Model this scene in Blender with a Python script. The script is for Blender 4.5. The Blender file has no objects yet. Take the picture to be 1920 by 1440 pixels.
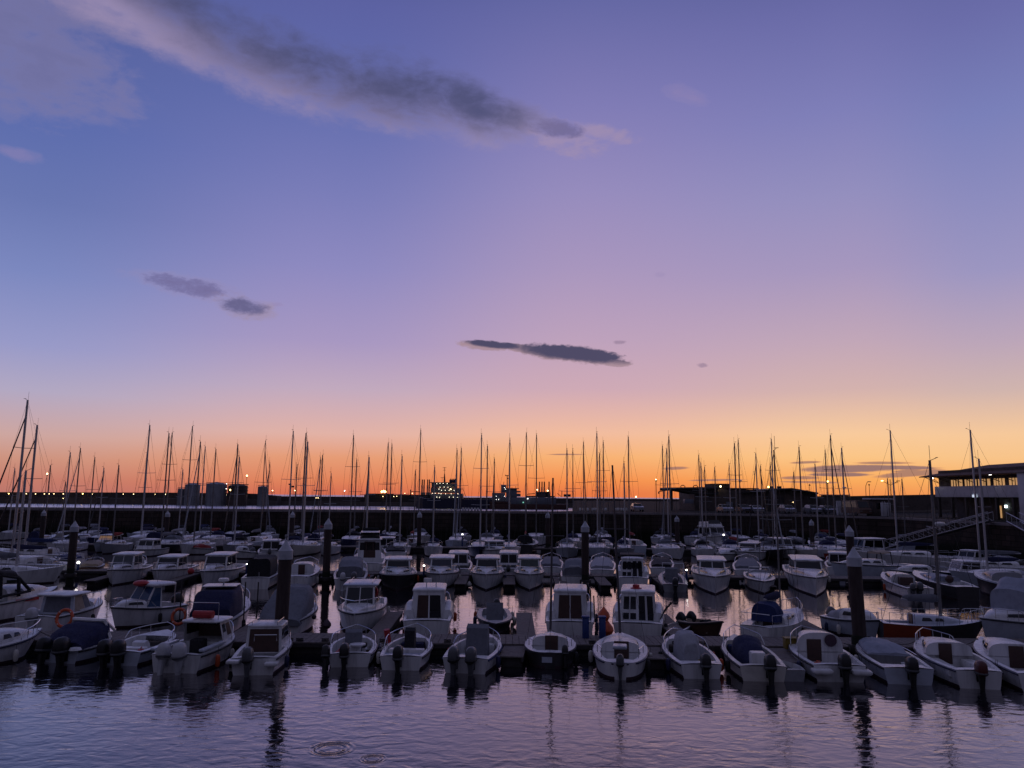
import bpy, bmesh, math, random
from mathutils import Vector, Matrix
random.seed(11)
R = math.radians
sc = bpy.context.scene
col = sc.collection

# ------------------------------------------------------------------ camera
FPX, CX, CY, EYE = 1430.0, 960.0, 720.0, 7.0
TH = math.atan((929 - 720) / FPX)
RHO = 0.0085
_f = Vector((0, math.cos(TH), math.sin(TH)))
_r0, _u0 = Vector((1, 0, 0)), Vector((0, -math.sin(TH), math.cos(TH)))
_r = _r0 * math.cos(RHO) + _u0 * math.sin(RHO)
_u = _u0 * math.cos(RHO) - _r0 * math.sin(RHO)
cam_d = bpy.data.cameras.new("camera")
cam = bpy.data.objects.new("camera", cam_d)
col.objects.link(cam)
cam_d.sensor_fit = 'HORIZONTAL'
cam_d.sensor_width = 36
cam_d.lens = 36 * FPX / 1920
cam_d.clip_start, cam_d.clip_end = 0.5, 20000
cam.matrix_world = Matrix(((_r.x, _u.x, -_f.x, 0), (_r.y, _u.y, -_f.y, 0), (_r.z, _u.z, -_f.z, EYE), (0, 0, 0, 1)))
sc.camera = cam

def ray(px, py):
    return (_f * FPX + _r * (px - CX) + _u * (CY - py)).normalized()
def W(px, py, z=0.0):
    d = ray(px, py)
    k = (z - EYE) / d.z
    return Vector((d.x * k, d.y * k, z))
def WY(px, py, Y):
    d = ray(px, py)
    k = Y / d.y
    return Vector((d.x * k, Y, EYE + d.z * k))
def horizon(px):
    return 929 + RHO * (px - 960)

sc.render.engine = 'CYCLES'
sc.cycles.use_denoising = True
sc.cycles.max_bounces = 6
sc.cycles.diffuse_bounces = 2
sc.cycles.glossy_bounces = 4
sc.cycles.caustics_reflective = False
sc.cycles.caustics_refractive = False
sc.cycles.sample_clamp_indirect = 3.0
sc.view_settings.view_transform = 'Standard'
sc.view_settings.look = 'None'
sc.view_settings.exposure = 0.0
sc.view_settings.gamma = 1.0

# ------------------------------------------------------------------ colour helpers
def lin(c):
    out = []
    for v in c[:3]:
        v = v / 255.0
        out.append(v / 12.92 if v <= 0.04045 else ((v + 0.055) / 1.055) ** 2.4)
    return (out[0], out[1], out[2], 1.0)

# ------------------------------------------------------------------ dusk sky (world)
world = bpy.data.worlds.new("World")
sc.world = world
world.use_nodes = True
wt = world.node_tree
for n in list(wt.nodes):
    wt.nodes.remove(n)
class NT:
    """Short-hand for building node trees."""
    def __init__(self, tree):
        self.t = tree
    def n(self, typ, **kw):
        nd = self.t.nodes.new(typ)
        for k, v in kw.items():
            setattr(nd, k, v)
        return nd
    def put(self, sock, v):
        if isinstance(v, bpy.types.NodeSocket):
            self.t.links.new(v, sock)
        else:
            sock.default_value = v
    def m(self, op, a, b=0.0, c=0.0, clamp=False):
        nd = self.n('ShaderNodeMath', operation=op, use_clamp=clamp)
        self.put(nd.inputs[0], a); self.put(nd.inputs[1], b); self.put(nd.inputs[2], c)
        return nd.outputs[0]
    def dot(self, a, v):
        nd = self.n('ShaderNodeVectorMath', operation='DOT_PRODUCT')
        self.put(nd.inputs[0], a); nd.inputs[1].default_value = v
        return nd.outputs['Value']
    def mr(self, v, a, b, c=0.0, d=1.0, smooth=True):
        nd = self.n('ShaderNodeMapRange', interpolation_type='SMOOTHSTEP' if smooth else 'LINEAR')
        self.put(nd.inputs[0], v)
        for i, x in enumerate((a, b, c, d)):
            self.put(nd.inputs[1 + i], x)
        return nd.outputs[0]
    def mix(self, f, a, b):
        nd = self.n('ShaderNodeMix', data_type='RGBA')
        self.put(nd.inputs[0], f); self.put(nd.inputs[6], a); self.put(nd.inputs[7], b)
        return nd.outputs[2]
    def noise(self, vec, scale, detail=4, rough=0.55, dist=0.0):
        nd = self.n('ShaderNodeTexNoise')
        self.put(nd.inputs['Vector'], vec)
        nd.inputs['Scale'].default_value = scale; nd.inputs['Detail'].default_value = detail
        nd.inputs['Roughness'].default_value = rough; nd.inputs['Distortion'].default_value = dist
        return nd.outputs[0]
    def ramp(self, f, stops, interp='LINEAR'):
        nd = self.n('ShaderNodeValToRGB')
        cr = nd.color_ramp; cr.interpolation = interp
        while len(cr.elements) < len(stops):
            cr.elements.new(0.5)
        for e, (p, c) in zip(cr.elements, sorted(stops, key=lambda s: s[0])):
            e.position = p; e.color = c
        self.put(nd.inputs[0], f)
        return nd.outputs[0]
w = NT(wt)
D = w.n('ShaderNodeTexCoord').outputs['Generated']
sep = w.n('ShaderNodeSeparateXYZ'); w.put(sep.inputs[0], D)
dx, dy, dz = sep.outputs
az = w.m('ARCTAN2', dx, dy)
ZLO, ZHI = -0.02, 0.62
zf = w.m('DIVIDE', w.m('SUBTRACT', dz, ZLO), ZHI - ZLO)
def column(px, rows):
    st = []
    for y, c in rows:
        z = ray(px, y).z
        st.append(((z - ZLO) / (ZHI - ZLO), lin(c)))
    return st
HIGH = [(1.0, lin((78, 86, 142)))]
colL = column(0, [(925, (188, 118, 108)), (900, (196, 124, 108)), (857, (206, 148, 128)), (813, (205, 166, 160)), (729, (178, 168, 194)),
                  (640, (152, 154, 200)), (500, (124, 136, 191)), (360, (105, 119, 177)), (200, (92, 108, 172)), (0, (88, 100, 160))]) + HIGH
colM = column(620, [(925, (214, 110, 82)), (900, (226, 132, 92)), (857, (230, 156, 118)), (813, (226, 178, 166)), (729, (194, 170, 190)),
                    (640, (168, 152, 194)), (500, (142, 138, 192)), (360, (122, 125, 184)), (200, (100, 110, 174)), (0, (92, 98, 162))]) + HIGH
colC = column(1100, [(925, (234, 122, 70)), (900, (246, 146, 80)), (857, (248, 178, 116)), (813, (242, 188, 158)), (729, (207, 170, 182)),
                     (640, (190, 162, 188)), (500, (168, 150, 190)), (360, (150, 140, 189)), (200, (128, 124, 181)), (0, (101, 104, 164))]) + HIGH
colR = column(1600, [(925, (243, 150, 84)), (900, (250, 172, 94)), (857, (251, 197, 134)), (813, (248, 202, 156)), (729, (212, 178, 174)),
                     (640, (194, 167, 184)), (500, (166, 151, 190)), (360, (148, 143, 190)), (200, (127, 127, 184)), (0, (106, 107, 167))]) + HIGH
colRR = column(1900, [(925, (243, 160, 92)), (900, (249, 178, 104)), (857, (248, 196, 138)), (813, (246, 200, 154)), (729, (208, 180, 174)),
                      (640, (188, 166, 185)), (500, (156, 150, 193)), (360, (140, 140, 190)), (200, (122, 128, 185)), (0, (106, 108, 168))]) + HIGH
azs = [math.atan2(ray(p, 850).x, ray(p, 850).y) for p in (0, 620, 1100, 1600, 1900)]
sky = w.ramp(zf, colL)
for k, cc in enumerate((colM, colC, colR, colRR)):
    sky = w.mix(w.mr(az, azs[k], azs[k + 1], smooth=True), sky, w.ramp(zf, cc))
# clouds: soft noise-broken bodies at fixed directions of the sky
def ellipse_field(px, py, a, b, ang):
    c = ray(px, py)
    e = ray(px + math.cos(R(ang)) * 10, py + math.sin(R(ang)) * 10) - c
    U = (e - c * e.dot(c)).normalized()
    V = c.cross(U)
    den = w.m('MAXIMUM', w.dot(D, tuple(c)), 0.05)
    ur = a / FPX * (c.dot(_f)); vr = b / FPX * (c.dot(_f))
    u = w.m('DIVIDE', w.dot(D, tuple(U / ur)), den)
    v = w.m('DIVIDE', w.dot(D, tuple(V / vr)), den)
    f = w.m('SUBTRACT', 1.0, w.m('ADD', w.m('MULTIPLY', u, u), w.m('MULTIPLY', v, v)))
    return w.m('MULTIPLY', f, w.mr(w.dot(D, tuple(c)), 0.0, 0.3)), v
def union(fs):
    o = fs[0]
    for f in fs[1:]:
        o = w.m('SMOOTH_MAX', o, f, 0.25)
    return o
stretch = w.n('ShaderNodeMapping'); w.put(stretch.inputs[0], D)
stretch.inputs['Rotation'].default_value = (0, R(-14), 0); stretch.inputs['Scale'].default_value = (1.0, 1.0, 2.2)
SV = stretch.outputs[0]
nA = w.noise(SV, 16, 7, 0.62, 0.4)
nB = w.noise(SV, 42, 6, 0.6, 0.3)
nC = w.noise(SV, 7, 5, 0.6, 0.2)
nD = w.noise(SV, 105, 5, 0.65, 0.2)
nHF = w.m('ADD', w.m('MULTIPLY', w.m('SUBTRACT', nB, 0.5), 3.0), w.m('MULTIPLY', w.m('SUBTRACT', nD, 0.5), 2.2))
nAB = w.m('ADD', w.m('ADD', w.m('MULTIPLY', w.m('SUBTRACT', nA, 0.5), 3.0), w.m('MULTIPLY', w.m('SUBTRACT', nB, 0.5), 1.6)), w.m('MULTIPLY', w.m('SUBTRACT', nC, 0.5), 1.0))
def cloud(sky, ells, lo, hi, dens, dark, light, cores=None, amp=1.0, edge=(0.15, 0.75), hf=False):
    nz = nHF if hf else nAB
    fld = union([ellipse_field(*e)[0] for e in ells])
    fn = w.m('ADD', fld, w.m('MULTIPLY', nz, amp))
    mask = w.m('MULTIPLY', w.mr(fn, lo, hi), dens)
    core = fn
    if cores:
        core = w.m('ADD', union([ellipse_field(*e)[0] for e in cores]), w.m('MULTIPLY', nz, amp * 0.6))
    c = w.mix(w.mr(core, edge[0], edge[1]), lin(light), lin(dark))
    return w.mix(mask, sky, c)
sky = cloud(sky, [(40, 95, 215, 120, 22), (120, 10, 190, 70, 10)], -0.35, 1.5, 0.78, (116, 114, 158), (152, 140, 174), amp=1.0, edge=(-0.4, 1.6))
sky = cloud(sky, [(200, -10, 190, 60, 25), (345, 50, 170, 66, 27), (520, 125, 180, 72, 21), (700, 170, 180, 68, 13), (850, 203, 150, 56, 15), (950, 222, 90, 42, 12)],
            -0.55, 1.25, 0.97, (80, 82, 120), (150, 137, 174),
            cores=[(390, 10, 200, 58, 27), (560, 90, 215, 66, 20), (720, 138, 210, 66, 13), (860, 176, 135, 50, 17)], amp=0.75, edge=(-1.5, 1.25))
sky = cloud(sky, [(1060, 258, 80, 34, 12), (1130, 250, 70, 17, 8)], -0.1, 1.1, 0.8, (112, 104, 145), (160, 142, 176), cores=[(1040, 240, 70, 22, 10)], amp=1.1)
sky = cloud(sky, [(1075, 664, 104, 17, 6), (1150, 680, 34, 8, 4), (915, 648, 58, 10, 5), (980, 654, 60, 8, 8)], -0.15, 0.45, 0.97, (72, 70, 98), (168, 140, 152),
            cores=[(1080, 661, 102, 15, 6), (925, 645, 50, 7, 6)], amp=0.5, edge=(-0.8, 0.5), hf=True)
sky = cloud(sky, [(340, 530, 92, 16, 9), (372, 543, 70, 18, 7)], -0.55, 1.35, 0.85, (112, 104, 148), (150, 138, 178), amp=0.6, hf=True)
sky = cloud(sky, [(455, 574, 54, 18, 14), (474, 582, 44, 20, 2)], -0.5, 1.2, 0.95, (102, 98, 138), (158, 142, 170), cores=[(455, 573, 44, 16, 9)], amp=0.8, edge=(-0.5, 0.8), hf=True)
sky = cloud(sky, [(1283, 178, 46, 20, 18), (40, 290, 40, 15, 15), (1237, 515, 15, 8, 0), (521, 571, 14, 5, 5)], 0.0, 1.2, 0.42, (150, 135, 178), (165, 148, 184), amp=1.0)
sky = cloud(sky, [(1160, 642, 16, 5, 0), (1317, 685, 12, 5, 0)], 0.0, 1.1, 0.6, (140, 118, 145), (165, 140, 158), amp=0.7, hf=True)
sky = cloud(sky, [(1590, 879, 92, 8, -1), (1660, 876, 95, 4.5, 1), (1575, 890, 60, 4, 0)], -0.1, 0.5, 0.85, (128, 100, 110), (214, 150, 108), amp=0.5, edge=(-0.1, 0.7))
sky = cloud(sky, [(1655, 868, 52, 3.2, 0), (1510, 867, 30, 2.5, -2), (1500, 896, 40, 4, 0), (1520, 904, 58, 2.6, 1), (1700, 889, 64, 5.5, -5), (1740, 886, 40, 6, -4), (1265, 878, 30, 3.6, -2), (1345, 900, 60, 2.0, -1), (1700, 883, 26, 2.5, -3), (1060, 852, 40, 1.6, 0)],
            -0.1, 0.5, 0.75, (140, 104, 106), (220, 150, 104), amp=0.45, edge=(0.0, 0.8))
# away from the afterglow and towards the zenith the dusk sky is dim and blue
front = w.m('MULTIPLY', w.mr(w.m('ABSOLUTE', az), 0.72, 1.5, 1.0, 0.0), w.mr(dz, 0.6, 0.85, 1.0, 0.0))
dim = w.mix(w.mr(dz, 0.0, 0.75), (0.050, 0.045, 0.074, 1), (0.110, 0.112, 0.200, 1))
final = w.mix(front, dim, sky)
bg = w.n('ShaderNodeBackground'); w.put(bg.inputs[0], final); bg.inputs[1].default_value = 1.0
wo = w.n('ShaderNodeOutputWorld'); wt.links.new(bg.outputs[0], wo.inputs[0])
world.cycles.sampling_method = 'MANUAL'
world.cycles.sample_map_resolution = 1024

# ------------------------------------------------------------------ materials
_mats = {}
def mat(name, c, rough=0.5, metal=0.0, var=0.25, scale=3.0, bump=0.0, coat=0.0, streak=False, spec=0.5):
    if name in _mats:
        return _mats[name]
    m = bpy.data.materials.new(name); m.use_nodes = True
    t = NT(m.node_tree); b = m.node_tree.nodes['Principled BSDF']
    oc = t.n('ShaderNodeTexCoord').outputs['Object']
    if streak:
        mp = t.n('ShaderNodeMapping'); t.put(mp.inputs[0], oc); mp.inputs['Scale'].default_value = (1, 1, 0.15); oc = mp.outputs[0]
    f = t.noise(oc, scale, 6, 0.65, 0.3)
    c4 = (c[0], c[1], c[2], 1); c2 = tuple(v * (1 - var) for v in c[:3]) + (1,)
    t.put(b.inputs['Base Color'], t.mix(t.mr(f, 0.42, 0.72), c4, c2))
    b.inputs['Roughness'].default_value = rough
    t.put(b.inputs['Roughness'], t.mr(t.noise(oc, scale * 3, 4), 0.3, 0.7, rough * 0.8, min(1, rough * 1.2)))
    b.inputs['Metallic'].default_value = metal
    b.inputs['Specular IOR Level'].default_value = spec
    b.inputs['Coat Weight'].default_value = coat
    if bump:
        bp = t.n('ShaderNodeBump'); bp.inputs['Strength'].default_value = bump; bp.inputs['Distance'].default_value = 0.02
        t.put(bp.inputs['Height'], t.noise(oc, scale * 4, 5)); t.put(b.inputs['Normal'], bp.outputs[0])
    _mats[name] = m
    return m
def glow(name, c, s):
    if name in _mats:
        return _mats[name]
    m = bpy.data.materials.new(name); m.use_nodes = True
    b = m.node_tree.nodes['Principled BSDF']
    b.inputs['Base Color'].default_value = (c[0], c[1], c[2], 1)
    b.inputs['Emission Color'].default_value = (c[0], c[1], c[2], 1)
    b.inputs['Emission Strength'].default_value = s
    _mats[name] = m
    return m
WHITE = mat('gelcoat_white', (0.76, 0.76, 0.76), 0.32, var=0.34, scale=2.4, streak=True)
CREAM = mat('gelcoat_cream', (0.70, 0.67, 0.60), 0.35, var=0.22, scale=1.6)
PALE = mat('gelcoat_pale_blue', (0.52, 0.57, 0.65), 0.32, var=0.2, scale=1.6)
GREY = mat('gelcoat_grey', (0.30, 0.31, 0.33), 0.4, var=0.25)
NAVY = mat('gelcoat_navy', (0.02, 0.026, 0.09), 0.3)
RED = mat('gelcoat_red', (0.30, 0.03, 0.02), 0.35)
ORANGE = mat('hull_orange', (0.26, 0.045, 0.018), 0.4)
DARKHULL = mat('hull_dark', (0.035, 0.032, 0.035), 0.4)
BROWNHULL = mat('hull_brown', (0.10, 0.05, 0.035), 0.5)
ANTIF = mat('antifouling', (0.045, 0.02, 0.03), 0.8, scale=4)
DECK = mat('deck_nonskid', (0.56, 0.57, 0.60), 0.7, var=0.25, scale=2.5, bump=0.1)
DECKBLUE = mat('deck_blue_grey', (0.30, 0.33, 0.40), 0.7, var=0.25, scale=2.5, bump=0.1)
TEAK = mat('teak', (0.13, 0.065, 0.035), 0.6, var=0.4, scale=6)
DOORB = mat('hatch_brown', (0.06, 0.028, 0.02), 0.45, var=0.3, scale=5)
GLASS = mat('dark_glass', (0.008, 0.009, 0.014), 0.08, var=0.1)
TINT = mat('blue_glass', (0.03, 0.07, 0.15), 0.1, var=0.1)
RUB = mat('black_rubber', (0.012, 0.012, 0.014), 0.6)
STRIPE = mat('stripe_blue', (0.012, 0.016, 0.05), 0.4)
ALU = mat('aluminium', (0.50, 0.50, 0.52), 0.4, 0.55, var=0.2, scale=8)
DARKALU = mat('dark_spar', (0.10, 0.09, 0.10), 0.5, 0.2)
STEEL = mat('stainless', (0.65, 0.65, 0.67), 0.2, 0.9, var=0.1)
MASTG = mat('mast_grey', (0.20, 0.195, 0.20), 0.5, 0.3, var=0.3, scale=6)
WEED = mat('weed', (0.012, 0.016, 0.008), 0.95, var=0.5, scale=9, bump=0.6)
WIRE = mat('wire', (0.05, 0.05, 0.05), 0.5, 0.5)
MOTORB = mat('motor_black', (0.010, 0.010, 0.012), 0.4)
MOTORG = mat('motor_grey', (0.10, 0.105, 0.115), 0.4)
MOTORW = mat('motor_white', (0.52, 0.53, 0.55), 0.35)
CNAVY = mat('canvas_navy', (0.012, 0.015, 0.065), 0.85, scale=5, bump=0.25)
CBLUE = mat('canvas_blue', (0.015, 0.03, 0.12), 0.8, scale=5, bump=0.25)
CGREY = mat('canvas_grey', (0.17, 0.18, 0.21), 0.85, scale=5, bump=0.25)
CPALE = mat('canvas_pale', (0.36, 0.37, 0.41), 0.85, scale=5, bump=0.25)
CRED = mat('canvas_red', (0.28, 0.025, 0.02), 0.85, scale=5, bump=0.25)
CBLACK = mat('canvas_black', (0.012, 0.012, 0.016), 0.85, scale=5, bump=0.25)
CBEIGE = mat('canvas_beige', (0.40, 0.32, 0.25), 0.85, scale=5, bump=0.25)
BUOYO = mat('buoy_orange', (0.62, 0.10, 0.03), 0.45, var=0.3, scale=5)
BUOYD = mat('buoy_dark', (0.06, 0.03, 0.05), 0.5)
BUOYR = mat('buoy_red', (0.45, 0.025, 0.03), 0.45)
PILEM = mat('pile_tar', (0.042, 0.026, 0.024), 0.75, var=0.5, scale=2.5, bump=0.5, streak=True)
CAPM = mat('pile_cap', (0.46, 0.48, 0.53), 0.45, scale=3)
PLANK = mat('pontoon_boards', (0.17, 0.145, 0.135), 0.85, var=0.4, scale=5, bump=0.4)
FLOATM = mat('pontoon_float', (0.055, 0.05, 0.05), 0.9, var=0.4)
CONC = mat('concrete', (0.24, 0.22, 0.21), 0.9, var=0.4, scale=0.6, bump=0.4)
COPING = mat('coping_stone', (0.24, 0.21, 0.21), 0.85, var=0.25, scale=1.2)
WALLD = mat('quay_stone', (0.060, 0.046, 0.040), 0.95, var=0.55, scale=0.45, bump=0.6, streak=True)
ASPH = mat('asphalt', (0.040, 0.037, 0.036), 1.0, scale=0.7, spec=0.05)
RUBBLE = mat('sea_wall_concrete', (0.085, 0.07, 0.065), 0.95, var=0.4, scale=0.2, streak=True)
TANK = mat('tank_steel', (0.34, 0.35, 0.39), 0.6, scale=0.3)
TANKB = mat('tank_rust', (0.10, 0.07, 0.065), 0.7, scale=0.4)
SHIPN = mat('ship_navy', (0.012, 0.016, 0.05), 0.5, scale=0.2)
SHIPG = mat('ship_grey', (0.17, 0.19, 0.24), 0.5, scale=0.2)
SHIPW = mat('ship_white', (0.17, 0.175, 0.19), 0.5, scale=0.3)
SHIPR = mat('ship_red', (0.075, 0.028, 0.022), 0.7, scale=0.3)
ROOFT = mat('roof_tile', (0.10, 0.045, 0.03), 0.85, var=0.4, scale=2.0, bump=0.5)
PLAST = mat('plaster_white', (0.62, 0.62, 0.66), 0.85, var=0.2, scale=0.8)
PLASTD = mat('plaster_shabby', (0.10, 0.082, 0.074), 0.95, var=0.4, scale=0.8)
DARKM = mat('dark_metal', (0.03, 0.026, 0.025), 0.6)
CARP = mat('car_paint_silver', (0.26, 0.27, 0.29), 0.3, 0.2, coat=0.5)
CARD = mat('car_paint_dark', (0.03, 0.032, 0.04), 0.3, 0.2, coat=0.5)
CARW = mat('van_paint_white', (0.50, 0.48, 0.48), 0.35, coat=0.4)
ROPE = mat('rope', (0.10, 0.09, 0.08), 0.9)
BLUEBOX = mat('pedestal_blue', (0.02, 0.05, 0.20), 0.5)
YEL = mat('crate_yellow', (0.22, 0.15, 0.02), 0.6)
L_DECK = glow('lamp_deck', (1.0, 0.90, 0.66), 7)
L_WHITE = glow('lamp_white', (1.0, 0.96, 0.9), 7)
L_WARM = glow('lamp_warm', (1.0, 0.72, 0.35), 8)
L_SOD = glow('lamp_sodium', (1.0, 0.60, 0.16), 12)
L_COOL = glow('lamp_cool', (0.72, 0.95, 1.0), 5)
L_SIGN = glow('lit_sign', (0.75, 0.85, 1.0), 0.75)
L_GREEN = glow('lamp_green', (0.35, 1.0, 0.75), 0.6)
L_SKYGLOW_DOOR = glow('sky_glow_and_doorway', (1.0, 0.55, 0.22), 0.42)  # added glow imitating sky seen through the house panes; also lights the doorway

def block_wall():
    m = bpy.data.materials.new('quay_block_stone'); m.use_nodes = True
    t = NT(m.node_tree); b = m.node_tree.nodes['Principled BSDF']
    oc = t.n('ShaderNodeTexCoord').outputs['Object']
    sp = t.n('ShaderNodeSeparateXYZ'); t.put(sp.inputs[0], oc)
    cb = t.n('ShaderNodeCombineXYZ'); t.put(cb.inputs[0], t.m('ADD', sp.outputs[0], sp.outputs[1])); t.put(cb.inputs[1], sp.outputs[2])
    br = t.n('ShaderNodeTexBrick'); t.put(br.inputs['Vector'], cb.outputs[0])
    br.inputs['Scale'].default_value = 1.0; br.inputs['Brick Width'].default_value = 1.5; br.inputs['Row Height'].default_value = .62; br.inputs['Mortar Size'].default_value = .035
    br.inputs['Color1'].default_value = (.085, .062, .052, 1); br.inputs['Color2'].default_value = (.050, .038, .034, 1); br.inputs['Mortar'].default_value = (.018, .014, .013, 1)
    st = t.n('ShaderNodeMapping'); t.put(st.inputs[0], oc); st.inputs['Scale'].default_value = (1, 1, .12)
    stain = t.mr(t.noise(st.outputs[0], .6, 5, .6), .42, .66)
    c = t.mix(t.m('MULTIPLY', stain, .7), br.outputs[0], (.022, .019, .016, 1))
    tide = t.mr(t.m('ADD', sp.outputs[2], t.noise(oc, .8, 3)), 1.6, 2.6, 1.0, 0.0)
    t.put(b.inputs['Base Color'], t.mix(tide, c, (.012, .014, .009, 1)))
    b.inputs['Roughness'].default_value = .95; b.inputs['Specular IOR Level'].default_value = .2
    bp = t.n('ShaderNodeBump'); bp.inputs['Strength'].default_value = .6; bp.inputs['Distance'].default_value = .03; t.put(bp.inputs['Height'], br.outputs[1]); t.put(b.inputs['Normal'], bp.outputs[0])
    return m
WALLD = block_wall()

# ------------------------------------------------------------------ mesh helpers
class MB:
    def __init__(self):
        self.v, self.f, self.mi = [], [], []
    def add(self, vs, fs, m=0):
        o = len(self.v)
        self.v += [tuple(p) for p in vs]
        self.f += [tuple(i + o for i in f) for f in fs]
        self.mi += [m] * len(fs)
        return self
    def box(self, c, s, m=0, ch=0.0, M=None):
        x, y, z = s[0] / 2, s[1] / 2, s[2] / 2
        if ch <= 0:
            vs = [Vector((a * x, b * y, d * z)) for a in (-1, 1) for b in (-1, 1) for d in (-1, 1)]
            fs = [(0, 1, 3, 2), (4, 6, 7, 5), (0, 4, 5, 1), (2, 3, 7, 6), (0, 2, 6, 4), (1, 5, 7, 3)]
        else:
            ch = min(ch, x * 0.9, y * 0.9, z * 0.9)
            rings = []
            def rr(hx, hy, zz):
                k = ch * 0.999
                return [Vector(p) for p in ((-hx + k, -hy, zz), (hx - k, -hy, zz), (hx, -hy + k, zz), (hx, hy - k, zz), (hx - k, hy, zz), (-hx + k, hy, zz), (-hx, hy - k, zz), (-hx, -hy + k, zz))]
            x2, y2 = x - ch * 0.6, y - ch * 0.6
            rings = rr(x2, y2, -z) + rr(x, y, -z + ch) + rr(x, y, z - ch) + rr(x2, y2, z)
            vs = rings
            fs = [tuple(reversed(range(8))), tuple(range(24, 32))]
            for q in range(3):
                for i in range(8):
                    j = (i + 1) % 8
                    fs.append((q * 8 + i, q * 8 + j, q * 8 + 8 + j, q * 8 + 8 + i))
        c = Vector(c)
        if M is not None:
            vs = [M @ p for p in vs]
        return self.add([p + c for p in vs], fs, m)
    def tube(self, path, r, n=6, m=0, r1=None, closed=False):
        path = [Vector(p) for p in path]
        k = len(path); rings = []
        up0 = None
        for i, p in enumerate(path):
            if closed:
                t = path[(i + 1) % k] - path[i - 1]
            else:
                t = path[min(i + 1, k - 1)] - path[max(i - 1, 0)]
            t.normalize()
            a = Vector((0, 0, 1)) if abs(t.z) < 0.9 else Vector((0, 1, 0))
            s = t.cross(a).normalized(); q = s.cross(t)
            rad = r if r1 is None else r + (r1 - r) * i / (k - 1)
            rings.append([p + (s * math.cos(2 * math.pi * j / n) + q * math.sin(2 * math.pi * j / n)) * rad for j in range(n)])
        return self.loft(rings, m, True, not closed, closed)
    def loft(self, rings, m=0, ring_closed=True, caps=True, wrap=False):
        n = len(rings[0]); vs = [p for r in rings for p in r]; fs = []
        K = len(rings)
        for i in range(K if wrap else K - 1):
            i2 = (i + 1) % K
            for j in range(n if ring_closed else n - 1):
                j2 = (j + 1) % n
                fs.append((i * n + j, i * n + j2, i2 * n + j2, i2 * n + j))
        if caps:
            fs.append(tuple(reversed(range(n)))); fs.append(tuple(range((K - 1) * n, K * n)))
        return self.add(vs, fs, m)
    def lathe(self, prof, n=12, c=(0, 0, 0), m=0):
        rings = [[Vector((c[0] + r * math.cos(2 * math.pi * j / n), c[1] + r * math.sin(2 * math.pi * j / n), c[2] + z)) for j in range(n)] for r, z in prof]
        return self.loft(rings, m)
    def ball(self, c, r, m=0, n=8, sz=1.0):
        return self.lathe([(max(r * math.sin(math.pi * k / n), 0.001), -r * sz * math.cos(math.pi * k / n)) for k in range(n + 1)], n + 2, c, m)
    def arch(self, secs, e=0.6, n=12, m=0):
        rings = []
        for y, hw, z0, h in secs:
            ring = []
            for k in range(n + 1):
                a = math.pi * k / n
                ca, sa = math.cos(a), math.sin(a)
                ring.append(Vector((hw * math.copysign(abs(ca) ** e, ca), y, z0 + h * abs(sa) ** e)))
            rings.append(ring)
        return self.loft(rings, m, False, True)
    def prism(self, poly, z0, z1, m=0):
        n = len(poly)
        vs = [(p[0], p[1], z0) for p in poly] + [(p[0], p[1], z1) for p in poly]
        fs = [tuple(reversed(range(n))), tuple(range(n, 2 * n))] + [(i, (i + 1) % n, n + (i + 1) % n, n + i) for i in range(n)]
        return self.add(vs, fs, m)
    def extr(self, prof, x0, x1, m=0, axis='x'):
        n = len(prof)
        if axis == 'x':
            vs = [(x0, a, b) for a, b in prof] + [(x1, a, b) for a, b in prof]
        else:
            vs = [(a, x0, b) for a, b in prof] + [(a, x1, b) for a, b in prof]
        fs = [tuple(reversed(range(n))), tuple(range(n, 2 * n))] + [(i, (i + 1) % n, n + (i + 1) % n, n + i) for i in range(n)]
        return self.add(vs, fs, m)
    def panel(self, q, u0, u1, v0, v1, out=0.012, center=None, m=0, inset=0.01):
        bl, br, tr, tl = [Vector(p) for p in q]
        def P(u, v):
            return (bl * (1 - u) + br * u) * (1 - v) + (tl * (1 - u) + tr * u) * v
        a = [P(u0, v0), P(u1, v0), P(u1, v1), P(u0, v1)]
        nrm = (a[1] - a[0]).cross(a[3] - a[0]).normalized()
        if center is not None and (a[0] - Vector(center)).dot(nrm) < 0:
            nrm = -nrm
        vs = [p - nrm * inset for p in a] + [p + nrm * out for p in a]
        fs = [(0, 1, 2, 3), (4, 5, 6, 7)] + [(i, (i + 1) % 4, 4 + (i + 1) % 4, 4 + i) for i in range(4)]
        return self.add(vs, fs, m)
    def mesh(self, name, mats, angle=35):
        me = bpy.data.meshes.new(name)
        me.from_pydata(self.v, [], self.f)
        for mm in (mats if isinstance(mats, (list, tuple)) else [mats]):
            me.materials.append(mm)
        me.polygons.foreach_set('material_index', self.mi)
        bm = bmesh.new(); bm.from_mesh(me)
        bmesh.ops.recalc_face_normals(bm, faces=bm.faces)
        bm.to_mesh(me); bm.free()
        me.shade_smooth()
        me.set_sharp_from_angle(angle=R(angle))
        return me
    def build(self, name, mats, parent=None, angle=35):
        o = bpy.data.objects.new(name, self.mesh(name, mats, angle))
        col.objects.link(o)
        if parent is not None:
            o.parent = parent
        return o
def tag(o, label, cat, group=None, kind=None):
    if label: o['label'] = label
    if cat: o['category'] = cat
    if group: o['group'] = group
    if kind: o['kind'] = kind
    return o
def thing(name, label, cat, loc=(0, 0, 0), rz=0.0, group=None):
    o = bpy.data.objects.new(name, None); col.objects.link(o)
    o.empty_display_size = 0.3
    o.location = loc; o.rotation_euler = (0, 0, rz)
    return tag(o, label, cat, group)
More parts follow.
